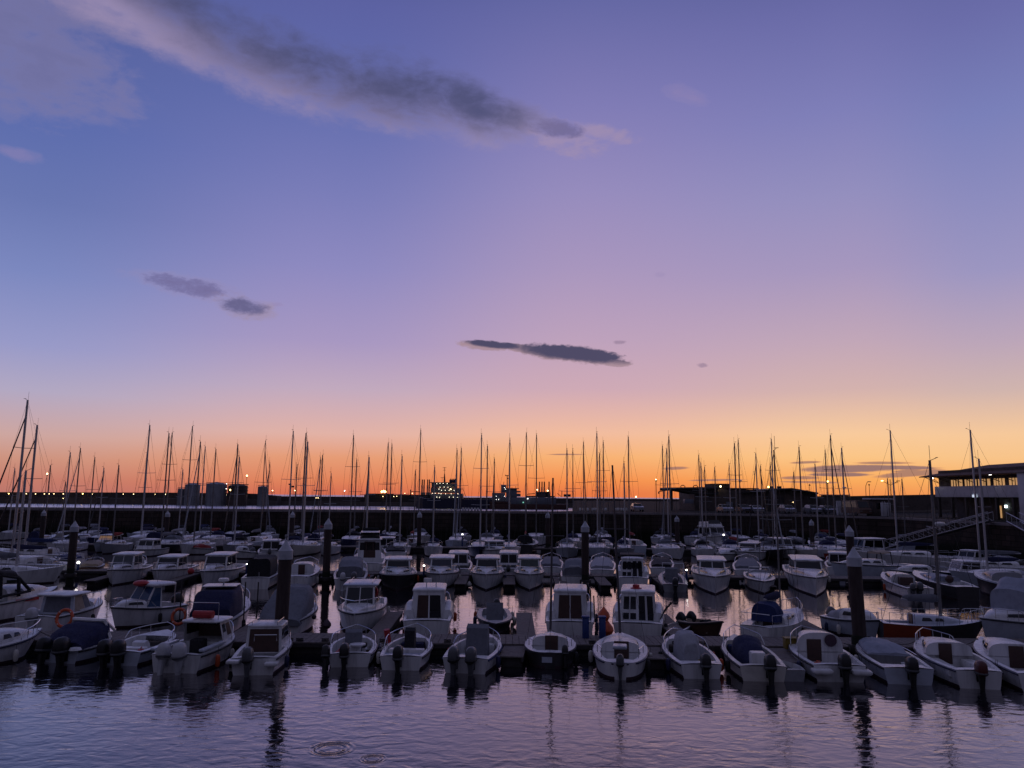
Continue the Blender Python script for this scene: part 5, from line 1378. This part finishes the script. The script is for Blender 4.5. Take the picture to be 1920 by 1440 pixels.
r, H, h = c_('dark-hulled cabin boat with white upper deck and a single black windscreen', (748, 1083), (744, 1110), 2.9, 1, hm=DARKHULL, rub=WHITE, hgt=1.1)
grab_rails(r, h); antenna(r, -.6, h.ty0, h.top, 1.0)
c_('white cruiser with grey tinted windscreen, its bow beside the lit pontoon lamp', (832, 1080), (824, 1108), 2.7, 1, wmat=mat('grey_glass', (.035, .035, .055), .15), hgt=1.15)
c_('white cruiser with tall black windscreen in the middle of the cruiser row', (916, 1080), (911, 1109), 2.65, 1, hgt=1.15)
r, H, h = c_('white cruiser with a mottled green windscreen cover and twin antennas', (992, 1080), (993, 1109), 2.45, 1, wmat=mat('green_cover', (.06, .08, .07), .5, var=.5, scale=6), hgt=1.15)
antenna(r, -.5, h.ty0, h.top, 1.0); antenna(r, .1, h.ty0, h.top, .7)
r, H = boat('cabin_boat', 'boat under a rounded grey canvas dome behind the tallest wheelhouse boat', 'boat', (1077, 1101), (1082, 1080), 2.4, cock=(.05, .4), fs=.8, fb=1.05)
canvas(r, [(H.y(.02), .95, .7, .8), (H.y(.2), 1.05, .75, 1.2), (H.y(.5), 1.0, .8, 1.1), (H.y(.7), .6, .9, .4)], CGREY, .65); MB().box((0, H.y(.05), 1.55), (.8, .1, .08)).build('roof_board', WHITE, r)
r, H, h = tall_cabin('white wheelhouse boat with three square windows in its back wall and a dark roof', (1186, 1105), (1186, 1078), 2.6, 3)
h.wins(r, 'back', 3, .06, .94, .5, .85, .04)
MB().box((0, (h.ty0 + h.ty1) / 2, h.top + .26), (2.0, 2.4, .14), ch=.04).build('roof_cover', CBLACK, r)
r, H = boat('inflatable_boat', 'grey inflatable with a covered console and curved A-frame', 'boat', (1266, 1110), (1254, 1085), 2.1, hm=GREY, cock=(.05, .85), fs=.55, fb=.75, dm=GREY, g=.3, rub=GREY)
console(r, H.y(.5), .18, 1.0, 1.2, cov=CGREY); outboard(r, H, 0, MOTORB, 0, 1.2); MB().tube([(-.8, H.y(.2), .6), (-.8, H.y(.25), 1.9), (.8, H.y(.25), 1.9), (.8, H.y(.2), .6)], .04, 5).build('frame_arch', STEEL, r)
c_('big white cruiser with two broad windscreen panes and a raised roof edge', (1328, 1080), (1342, 1117), 3.1, 2, hgt=1.05, fs=.95, fb=1.35)
r, H = boat('open_boat', 'low white sports boat with a roll bar, between the two biggest white cruisers', 'boat', (1418, 1090), (1434, 1115), 2.3, cock=(.1, .5), fs=.75, fb=.95)
cuddy(r, H, .5, .92, .4, .25, wins=1); MB().tube([(-.9, H.y(.4), .8), (-.75, H.y(.42), 1.5), (.75, H.y(.42), 1.5), (.9, H.y(.4), .8)], .06, 6).build('roll_bar', WHITE, r); canvas(r, [(H.y(.30), .85, .8, .4), (H.y(.5), .8, .8, .55)], CPALE, .6)
c_('big white cruiser with a single wide windscreen and raised roof hatch', (1498, 1080), (1532, 1121), 3.2, 1, hgt=1.1, fs=.95, fb=1.4, y=(.30, .66))
r, H = boat('cabin_boat', 'white small boat with a dark stripe, brown-lidded cuddy and grey outboard', 'boat', (1727, 1124), (1657, 1098), 2.1, cock=(.05, .42), fs=.75, fb=1.1, rub=STRIPE)
cuddy(r, H, .42, .92, .6, .2, wins=1); outboard(r, H, -.1, MOTORG, 0, 1.1); MB().box((0, H.y(.36), .95), (.9, .7, .6), ch=.06).build('engine_lid', DOORB, r); outboard(r, H, -.55, MOTORG, 0, .9)
r, H = boat('small_sloop', 'dark-hulled sloop with pale deck and a brown hatch beside the brown-lidded boat', 'sailing boat', (1816, 1126), (1716, 1096), 2.6, hm=DARKHULL, cock=(.08, .34), fs=.9, fb=1.15, tr=.6)
cuddy(r, H, .34, .82, .4, .35, wins=2, m=DECKBLUE); MB().ball((0, H.y(.3), 1.15), .3, n=6).build('hatch', DOORB, r)
r, H = boat('work_boat', 'dark broad-hulled boat with low pale deck edge beneath the sloping gangway', 'boat', (1960, 1130), (1832, 1105), 3.2, hm=DARKHULL, cock=(.05, .5), fs=1.0, fb=1.4, rub=PALE); cuddy(r, H, .5, .85, .6, .4, wins=1, m=GREY)
r, H = boat('motor_cruiser', 'grey-white cruiser with a bimini hoop partly hidden by the thick pile', 'boat', (1710, 1082), (1560, 1084), 2.9, cock=(.08, .4), fs=1.1, fb=1.4, hm=PALE)
cuddy(r, H, .42, .9, .5, .3, wins=2); mb = MB()
for q, hh_ in ((.34, 1.1), (.46, 1.0)): mb.tube([(-1.1, H.y(q), 1.2), (-.9, H.y(q), 1.2 + hh_), (.9, H.y(q), 1.2 + hh_), (1.1, H.y(q), 1.2)], .05, 6)
mb.build('bimini_frame', CBLACK, r); canvas(r, [(H.y(.34), .9, 2.2, .2), (H.y(.47), .85, 2.1, .2)], CBEIGE, .8, 'bimini_top')

# ---- far side of the second pontoon
def small(label, stern, bow, B, kind=0, hm=WHITE, cv=CGREY, name='open_boat', **k):
    r, H = boat(name, label, 'boat', stern, bow, B, hm=hm, cock=(.06, .5), fs=.68, fb=.9, **k)
    if kind == 0: cuddy(r, H, .5, .92, .6, .2, wins=1)
    elif kind == 1: canvas(r, [(H.y(.1), B * .4, .62, .32), (H.y(.35), B * .42, .66, .5), (H.y(.75), B * .34, .76, .32)], cv, .6)
    elif kind == 2:
        h = House(H.y(.3), H.y(.66), B * .36, .72, 1.0, .45, .05, .9); h.walls(r); h.roof(r); h.wins(r, 'back', 2, v0=.2); h.wins(r, 'star', 2); h.wins(r, 'port', 2); h.wins(r, 'front', 2)
    if kind != 1: outboard(r, H, 0, MOTORG, 0, 1.0)
    bow_rail(r, H, .6, .4)
    return r, H
small('small white cuddy boat beside the white-capped pile with the lit lamp', (60, 1078), (112, 1074), 2.2)
small('small white cuddy boat with a blue cover close to the lamp-lit pile', (150, 1062), (100, 1062), 2.2, 1, cv=CBLUE)
small('brown wooden dinghy catching the lamp light', (164, 1079), (182, 1072), 1.8, 1, hm=BROWNHULL, cv=CBEIGE, name='rowing_boat')
r, H, h = c_('white flybridge boat with three dark panes in its upper cabin', (690, 1082), (694, 1056), 3.0, 3, fly=True, hgt=1.7, fs=1.1, fb=1.5, name='flybridge_boat'); h.wins(r, 'back', 3, v0=.45, v1=.85)
small('white boat with brown back panels behind the tinted-windscreen cruiser', (858, 1083), (862, 1060), 2.5, 2)
small('white boat with a bright roof edge behind the tall-windscreen cruiser', (953, 1082), (955, 1060), 2.4, 2)
small('white boat with a grey cover behind the mottled-windscreen cruiser', (1033, 1079), (1034, 1060), 2.3, 1)
small('white boat under a pale cover beside the dark white-capped pile', (1128, 1084), (1130, 1060), 2.5, 1, cv=CPALE)
small('low dark-covered boat behind the grey inflatable', (1240, 1080), (1242, 1060), 2.3, 1, cv=CBLACK)
small('white boat with grey cover behind the low sports boat', (1402, 1084), (1400, 1062), 2.6, 1)
small('white boat with beige bimini stern, past the widest cruiser'.replace('stern, ', ''), (1575, 1078), (1570, 1062), 2.5, 2)
small('long low grey boat with a bright rail, behind the brown-lidded boat', (1800, 1088), (1670, 1088), 2.6, 0, hm=PALE)
small('white boat with blue hull side and a dark-windowed cabin, below the gangways', (1870, 1092), (1745, 1090), 2.8, 2, hm=NAVY)
small('grey covered boat at the frame edge below the plain wall block', (1950, 1098), (1860, 1094), 2.8, 1, cv=CPALE)
small('white tender with a red engine beside the lit lamp pile', (240, 1078), (262, 1066), 2.0)

# ---- motorboats among the yachts
c_('wooden-sided cabin boat with a warm-lit cabin among the distant yachts', (230, 1030), (176, 1037), 2.8, 2, wmat=glow('dim_cabin', (1.0, .55, .25), .10), hm=PALE)
small('white boat with a raised bow beside the warm-lit cabin boat', (300, 1038), (252, 1046), 2.5, 2)
small('boat under a bright red cover', (395, 1038), (345, 1040), 2.6, 1, cv=CRED)
small('white boat with a navy tent cover in front of the quay wall', (372, 1022), (395, 1016), 3.2, 1, cv=CNAVY)
small('white stern-on boat above the black open-backed cabin boat', (505, 1048), (512, 1036), 2.8, 2)
small('white boat with a round locker, beside the thick tarred pile cap', (470, 1046), (440, 1048), 2.6, 0)
small('grey-roofed boat below the sodium-lit jetty', (722, 1040), (728, 1030), 2.8, 2)
small('white boat with a black bimini between two masts near the middle', (742, 1048), (740, 1036), 2.6, 1, cv=CBLACK)
c_('white motor yacht with dark side windows below the loading arms', (915, 1042), (940, 1052), 2.9, 2)
c_('flybridge cruiser with pale raked top moored right against the quay wall'.replace(' right', ''), (1300, 1022), (1332, 1026), 3.6, 2, fly=True, hgt=1.5, fs=1.3, fb=1.9, L=10, name='flybridge_boat')
c_('white cabin cruiser with a hooped windscreen beneath the terminal', (1420, 1044), (1392, 1056), 2.9, 1)
c_('white hardtop cruiser with warm reflections on its roof, under the gabled shed', (1440, 1040), (1490, 1050), 3.0, 2, hgt=1.3)
c_('long white hardtop cruiser with a pale roof, above the thick capped pile', (1690, 1048), (1600, 1050), 3.2, 2, hgt=1.5, L=9.5)
small('red-hulled low boat beside the long hardtop cruiser', (1562, 1050), (1600, 1046), 2.5, 1, hm=RED, cv=CGREY)
small('white boat with a bow rail, behind the big two-pane cruiser', (1375, 1046), (1352, 1054), 2.6, 0)
small('grey boat moored beneath the gangway against the dark quay wall', (1900, 1062), (1860, 1064), 2.6, 1, cv=CPALE)
small('dark-windowed cabin boat beneath the gangway', (1850, 1064), (1790, 1066), 2.8, 2)

# ---- loose things: buoys, life rings, ropes
def hang(name, label, px, py, Y, r, m, pear=True, group=None):
    p = WY(px, py, Y)
    mb = MB()
    if pear: mb.lathe([(.02, -r), (r * .6, -r * .85), (r, -r * .2), (r * .9, r * .3), (r * .4, r * .95), (r * .12, r * 1.3), (.02, r * 1.35)], 14)
    else: mb.ball((0, 0, 0), r, n=10)
    mb.tube([(0, 0, r), (0, .05, r + .5)], .015, 4, 1)
    o = tag(mb.build(name, [m, ROPE]), label, 'buoy', group); o.location = p
    return o
hang('mooring_buoy', 'big orange buoy, upper of the two beside the many-paned wheelhouse boat', 1132, 1154, 37.6, .30, BUOYO)
hang('mooring_buoy', 'big orange buoy, lower of the two beside the many-paned wheelhouse boat', 1139, 1180, 37.4, .30, BUOYO)
hang('fender', 'round black fender beside the sloping grey canvas boat', 589, 1157, 40.5, .12, RUB, False)
hang('fender', 'big dark purple fender at the bow of the two-pane cabin boat', 613, 1171, 39.8, .22, BUOYD)
hang('fender', 'round red buoy on the side of the long-windscreen cruiser', 358, 1071, 58.5, .24, BUOYR, False)
hang('fender', 'pale round fender under the gangway', 1838, 1092, 64, .28, CREAM, False)
hang('fender', 'dark fender hanging at the bow of the pale blue small boat', 1659, 1185, 40.6, .13, RUB)
hang('fender', 'cream fender hanging between the tall-windscreen cruiser and its neighbour', 880, 1096, 60, .2, CREAM)
def ring(label, px, py, Y, rad=.33, m=BUOYO, fat=.075, tilt=75):
    p = WY(px, py, Y)
    mb = MB().tube([(rad * math.cos(a), rad * math.sin(a) * 1.15, 0) for a in [2 * math.pi * k / 18 for k in range(18)]], fat, 8, 0, None, True)
    for a in (45, 135, 225, 315):
        c = Vector((rad * math.cos(R(a)), rad * 1.15 * math.sin(R(a)), 0)); mb.tube([c * .93 + Vector((0, 0, 0)), c * 1.07], fat * 1.08, 8, 1)
    o = tag(mb.build('life_ring', [m, CREAM]), label, 'life ring', 'life rings on the front pontoon'); o.location = p; o.rotation_euler = (R(tilt), 0, R(8))
    st = MB().tube([(0, .1, -p.z + .5), (0, .1, .4)], .035, 5)
    return o
ring('faded orange life ring above the navy canvas cuddy boat', 121, 1159, 37.3, .34)
ring('orange life ring on a post beside the blue-windscreen boat', 335.5, 1156, 39.2, .32)
ring('dull red life ring on the roof edge of the two-pane cabin boat', 698, 1110, 42.5, .26, BUOYR, .06)
for px, py, Y, lab in ((335.5, 1175, 39.3, 'thin post carrying the orange life ring on the pontoon'), (456, 1172, 39.3, 'thin dark post on the pontoon beside the navy canvas tent'), (480, 1176, 39.3, 'thin dark post on the pontoon beside the sloping grey canvas')):
    p = WY(px, py, Y); o = tag(MB().tube([(0, 0, .5), (0, 0, 2.6)], .035, 6).lathe([(.07, .5), (.07, .56), (.02, .6)], 8).build('pontoon_post', DARKM), lab, 'post'); o.location = (p.x, Y, 0)
def rope(label, a, b, sag=.3):
    a, b = Vector(a), Vector(b)
    pts = [a.lerp(b, k / 10) - Vector((0, 0, sag * 4 * (k / 10) * (1 - k / 10))) for k in range(11)]
    tag(MB().tube(pts, .02, 4).build('mooring_rope', ROPE), label, 'rope', 'mooring ropes')
rope('slack mooring rope from the twin-paned wheelhouse boat to the twin-engined open boat', WY(838, 1170, 40.5), WY(884, 1173, 38.5), .45)
rope('mooring rope running from the pontoon to the orange-hulled yacht', WY(1660, 1180, 40), WY(1720, 1203, 38.6), .15)
rope('thin mooring rope ahead of the railed dark-blue inside boat', WY(795, 1213, 36.5), WY(832, 1206, 37.6), .15)
rope('mooring rope from the tallest wheelhouse boat to the small sloop', WY(1030, 1168, 40), WY(1046, 1196, 37.4), .1)
for px, a_, c_lab in ((600, .0, 'rail-less'), ):
    pass
# deck gear on the front pontoon
for i, px in enumerate((578, 596, 640, 690, 740, 815, 850, 990, 1095, 1235, 1280, 1440, 1490, 1640)):
    p = W(px, 1199); o = tag(MB().box((0, 0, .03), (.32, .14, .06), ch=.02).tube([(-.16, 0, .1), (.16, 0, .1)], .035, 6).tube([(0, 0, .03), (0, 0, .1)], .04, 5).build('mooring_cleat', DARKM), 'dark mooring cleat bolted along the near edge of the front pontoon', 'cleat', 'cleats of the front pontoon'); o.location = (p.x, Y1(p.x) - .95, .53)

# fenders hung over the sides, and gear lying in the open boats
def world(r, p):
    c, s = math.cos(r.rotation_euler[2]), math.sin(r.rotation_euler[2])
    return Vector((r.location.x + p[0] * c - p[1] * s, r.location.y + p[0] * s + p[1] * c, p[2]))
frn = random.Random(3)
FM = {'white': CREAM, 'navy': NAVY, 'black': RUB, 'orange': BUOYO}
_fmesh = {}
for r, H, lab in BOATS:
    if r.location.y > 75 or 'rowing' in r.name: continue
    for s in (-1, 1):
        for t in (.22, .50):
            if frn.random() < .52: continue
            cname = frn.choice(['white', 'white', 'navy', 'navy', 'black', 'orange'])
            if cname not in _fmesh:
                _fmesh[cname] = MB().lathe([(.015, -.24), (.07, -.22), (.10, -.14), (.10, .14), (.07, .22), (.015, .25)], 10).tube([(0, 0, .24), (0, 0, .55)], .01, 4, 1).mesh('fender', [FM[cname], ROPE])
            o = bpy.data.objects.new('fender', _fmesh[cname]); col.objects.link(o)
            o.location = world(r, (s * (H.w(t) + .12), H.y(t), max(.30, H.z(t) - .50)))
            tag(o, 'small %s fender hanging over the side of a moored boat' % cname, 'fender', '%s fenders hung between the boats' % cname)
for r, H, lab in BOATS:
    if 20 < r.location.y < 34.5 and 'rowing' not in r.name:
        for s in (-1, 1):
            a = world(r, (s * H.w(.9) * .8, H.y(.9), H.z(.9) + .05))
            b = Vector((a.x + s * .75, Y1(a.x) - .95, .62))
            if b.y > a.y + .1:
                pts = [a.lerp(b, k / 6) - Vector((0, 0, .45 * (k / 6) * (1 - k / 6))) for k in range(7)]
                tag(MB().tube(pts, .016, 4).build('mooring_rope', ROPE), 'thin bow mooring rope tied to the front pontoon', 'rope', 'bow ropes of the front row')
def gear(name, label, key, x, t, z, mb, m, cat, rot=0):
    for r, H, lab in BOATS:
        if key in lab:
            o = tag(mb.build(name, m), label, cat); o.location = world(r, (x, H.y(t), z)); o.rotation_euler = (0, 0, rot)
            return o
can = lambda: MB().box((0, 0, .17), (.26, .40, .34), ch=.05).tube([(0, -.1, .34), (0, -.1, .40), (0, .08, .40), (0, .08, .34)], .02, 5)
bkt = lambda: MB().lathe([(.10, 0), (.14, .28), (.15, .29), (.13, .28), (.09, .03)], 14)
coil = lambda: MB().tube([((.20 - .02 * (k // 12)) * math.cos(k * math.pi / 6), (.20 - .02 * (k // 12)) * math.sin(k * math.pi / 6), .03 + .022 * (k // 12)) for k in range(36)], .022, 5)
fbox = lambda: MB().box((0, 0, .03), (.6, .4, .05)).box((-.29, 0, .14), (.03, .4, .24)).box((.29, 0, .14), (.03, .4, .24)).box((0, -.19, .14), (.6, .03, .24)).box((0, .19, .14), (.6, .03, .24))
gear('fuel_can', 'red fuel can in the open boat with the rounded bow deck', 'rounded bow deck', .5, .2, .2, can(), BUOYR, 'fuel can', .3)
gear('bucket', 'black bucket in the hardtop boat with the red roof canister', 'red canister', .55, .28, .2, bkt(), RUB, 'bucket')
gear('fish_box', 'pale fish box in the boat with the twin engines and grey console cover', 'tall square grey console', -.4, .30, .2, fbox(), PALE, 'fish box', .2)
gear('fuel_can', 'red fuel can in the boat with the high bow rail and table', 'high bow rail', -.5, .18, .2, can(), BUOYR, 'fuel can')
gear('rope_coil', 'coil of pale rope on the deck of the black-striped sloop', 'black stripe round', -.55, .22, .22, coil(), CREAM, 'rope')
gear('bucket', 'blue bucket in the cockpit of the small dark-hulled round-sterned sloop', 'dark hull, white deck', -.5, .22, .22, bkt(), CBLUE, 'bucket')
gear('fish_box', 'yellow fish box in the boat with the rounded pale console cover', 'rounded pale canvas', .45, .22, .2, fbox(), YEL, 'fish box', -.3)
gear('rope_coil', 'coil of dark rope in the bow of the boat with the navy canvas heap', 'navy canvas heaped', -.2, .70, .2, coil(), ROPE, 'rope')
gear('fuel_can', 'orange fuel can in the domed cabin boat cockpit', 'domed cabin', -.55, .16, .2, can(), BUOYO, 'fuel can', .5)
gear('bucket', 'white bucket in the boat with the flat blue-grey bow cover', 'flat blue-grey', .4, .30, .2, bkt(), WHITE, 'bucket')
gear('rope_coil', 'coil of white rope in the daysailer cockpit', 'daysailer', .1, .2, .2, coil(), CREAM, 'rope')

# ------------------------------------------------------------------ sailing yachts
# near ones with a mast and hull of their own place
yacht('big yacht with the tallest thick mast, dark furled headsail, beside the frame edge', (52, 750), 68, 72, 11.5, furl=CNAVY, spread=2, mr=.12, lean=0, cover=CNAVY, radar_on=False)
yacht('yacht with a stout second mast and dark furled sail, near the frame edge', (70, 797), 78, 78, 10.5, furl=DARKHULL, spread=1, mr=.13, cover=CBLUE)
yacht('yacht with a short thick mast cluttered with gear, between the two tallest thick masts', (49, 882), 60, -75, 8.0, spread=1, mr=.11, cover=CGREY)
r = yacht('white sloop with a blue canvas over the boom and cabin, moored behind the pontoon', (1451, 844), 40.5, -42, 5.4, spread=1, mr=.05, mastm=MASTG, cover=CNAVY, hood=CBLUE, B=2.4, lean=.0)
r = yacht('dark-hulled yacht with an orange stern half and a thick grey mast', (1743, 863), 38.9, -100, 4.9, hm=DARKHULL, aftm=ORANGE, fup=.12, spread=1, mr=.085, cover=CGREY, B=2.0, mastm=MASTG, radar_on=True, deckm=PALE)
yacht('pale yacht with a tall slim mast rising above the tiled roof', (1819, 806), 72, 85, 10.0, spread=1, cover=CGREY, mr=.10)
yacht('grey yacht whose shorter mast stands close beside the tall one above the tiled roof', (1835, 860), 64, 95, 8.0, spread=1, mr=.10, cover=CNAVY, hm=PALE)
yacht('yacht under the long gangway with a single very tall clean mast', (1669, 807), 84, 80, 10.5, spread=1, cover=CNAVY, mr=.10)

MASTS = [
 (28, 878, 'thin mast standing just before the tallest thick mast'), (95, 872, 'mast beside the globe lamp'), (132, 848, 'mast with a bare top, just past the globe lamp'), (151, 840, 'clean mast rising over the first bright breakwater lamp'),
 (123, 903, 'very short mast below the bare-topped one'), (178, 857, 'mast with one crosstree over the breakwater lamps'), (195, 877, 'raked furled forestay over the breakwater lamps'), (223, 872, 'lone short mast before the pair of crossed masts'),
 (281, 797, 'very tall mast overlapping a shorter thick one'), (276, 850, 'thick shorter mast overlapped by a very tall one'), (317, 812, 'mast crossing another into a narrow V, ahead of the small tank'), (323, 811, 'double-crosstree mast of the narrow V ahead of the small tank'),
 (343, 880, 'short mast against the small storage tank'), (361, 799, 'tall mast rising from the first round tank'), (376, 828, 'mast over the gap after the first round tank'), (385, 837, 'slender mast just ahead of the widest tank'),
 (405, 842, 'mast crossing the middle of the widest tank'), (446, 833, 'mast with thick furled sail over the brownish tank'), (449, 857, 'mast over the far side of the brownish tank'), (498, 826, 'mast with a long crosstree over the slim tank'),
 (506, 866, 'short mast with a splayed backstay past the slim tank'), (550, 808, 'tallest mast beside the twin-headed floodlight mast'), (557, 870, 'short mast hard by the twin-headed floodlight mast'), (574, 812, 'tall mast of the close pair above the thick tarred pile'),
 (577, 828, 'slightly shorter mast of the close pair above the thick tarred pile'), (605, 853, 'strongly raked dark mast leaning on its neighbour'), (601, 857, 'slim mast touching the strongly raked one'), (621, 887, 'very short thin mast alone over the breakwater'),
 (663, 816, 'tall mast beside the white lamp over the breakwater'), (669, 861, 'short mast behind the tall one near the white lamp'), (692, 857, 'mast with a thick furled sail before the sodium floodlight'), (728, 831, 'first of two close masts over the sodium floodlight'),
 (735, 833, 'second of two close masts over the sodium floodlight'), (754, 855, 'plain mast just past the sodium floodlight'), (779, 882, 'short mast beside the loading arms of the lit ship'), (789, 806, 'tallest mast above the lit ship bow'),
 (815, 875, 'short mast with a wind vane in front of the lit ship bridge'), (857, 843, 'mast with a forked wind vane in front of the lit ship funnel'), (865, 840, 'plain mast just astern of the lit ship funnel'), (903, 815, 'tall mast with a radar reflector between the two ships'),
 (914, 836, 'mast with one low crosstree between the two ships'), (927, 860, 'mast with furled sail over the stern of the grey ship'), (956, 824, 'single pale mast across the grey ship bridge'), (987, 812, 'tall two-crosstree mast over the grey ship deck'),
 (1006, 815, 'tall mast with a double wind vane beside the loading arms'), (1063, 843, 'crosstree mast just past the grey ship bow'), (1074, 843, 'slim twin of the crosstree mast past the grey ship bow'), (1094, 829, 'mast with a splayed furled sail past the grey ship'),
 (1119, 812, 'tallest mast over the open stretch of breakwater'), (1124, 850, 'shorter mast between two tall ones on the open stretch'), (1131, 828, 'mast with a high crosstree on the open stretch of breakwater'), (1170, 868, 'short mast beside the tall clean one on the open stretch'),
 (1178, 819, 'tall clean mast on the open stretch of breakwater'), (1242, 836, 'first mast of the group over the canopy tip'), (1250, 842, 'mast with a flag-like vane over the canopy tip'), (1254, 818, 'tallest mast over the canopy tip'),
 (1310, 853, 'mast over the middle of the terminal canopy'), (1314, 868, 'shorter mast over the middle of the terminal canopy'), (1321, 875, 'very thin mast at the end of the terminal canopy'), (1340, 876, 'short mast at the edge of the rooftop block'),
 (1377, 831, 'tall mast just past the rooftop block'), (1384, 824, 'tallest mast past the rooftop block, with a radar on it'), (1367, 871, 'very thin mast behind the rooftop block'), (1417, 850, 'mast with a raked backstay over the shed roof start'),
 (1426, 873, 'short mast beside the raked-backstay one over the shed'), (1446, 823, 'tallest mast over the gabled shed'), (1444, 869, 'short slim mast close to the tallest one over the shed'), (1488, 885, 'short crosstree mast over the shed roof vent'),
 (1498, 838, 'raked mast with double vane over the shed'), (1528, 870, 'plain short mast over the end of the shed'), (1547, 844, 'plain mast past the end of the shed'), (1557, 816, 'tall mast with inclined backstay past the shed'),
 (1578, 840, 'thick mast with a radar and splayed backstay beside the van'), (1664, 897, 'very short mast behind the harbour wall lamp'), (1691, 898, 'short raked mast over the harbour wall')]
ROWS = {91: -1e9, 103: -1e9, 113.5: -1e9}
KX = {'radar', }
covers = [CNAVY, CGREY, CPALE, CBLUE, CNAVY, CGREY, CBLACK, CPALE, CRED]
hulls = [WHITE, GREY, CREAM, WHITE, PALE, WHITE, NAVY, GREY, PALE, WHITE, DARKHULL]
hn = {'gelcoat_white': 'white', 'gelcoat_cream': 'cream', 'gelcoat_pale_blue': 'pale blue', 'gelcoat_navy': 'navy-hulled', 'gelcoat_grey': 'grey', 'hull_dark': 'black-hulled'}
rnd = random.Random(5)
for i, (px, py, ph) in enumerate(sorted(MASTS)):
    up = horizon(px) - py
    best = None
    for Y, last in ROWS.items():
        X = WY(px, py, Y).x
        gap = X - last
        s = min(gap, 8.0) - (1.2 if (Y > 110 and up > 95) else 0) - (1.0 if (Y < 95 and up < 55) else 0) + rnd.random() * .6
        if best is None or s > best[0]: best = (s, Y, X)
    _, Y, X = best
    ROWS[Y] = X
    zt = WY(px, py, Y).z
    L = max(6.5, min(12.0, (zt - .8) / 1.22)) * .92
    yaw = (180 if Y in (91, 113.5) else 0) + rnd.uniform(-4, 4)
    if Y == 103 and rnd.random() < .35: yaw += 180
    words_ = ph
    radar_on = 'radar on' in ph or 'radar and' in ph
    furl = DARKHULL if ('furled' in ph or 'backstay' in ph) else (CPALE if rnd.random() < .12 else None)
    sp = 2 if ('double-crosstree' in ph or 'two-crosstree' in ph) else (1 if up < 100 or rnd.random() < .6 else 2)
    m_ = hulls[i % len(hulls)]
    lab = '%s yacht, %s' % (hn[m_.name], ph)
    r = yacht(lab, (px, py), Y, yaw, L, hm=m_, cover=covers[(i * 5) % len(covers)], spread=sp, furl=furl, mr=.092 + (.03 if 'thick' in ph else 0) - (.025 if 'thin' in ph or 'slim' in ph else 0), detail=1 if Y < 95 else 0,
              radar_on=radar_on, group='yachts moored in the far rows', hood=[CGREY, CNAVY, None, CBLACK, None][i % 5], mastm=MASTG if i % 3 else ALU)
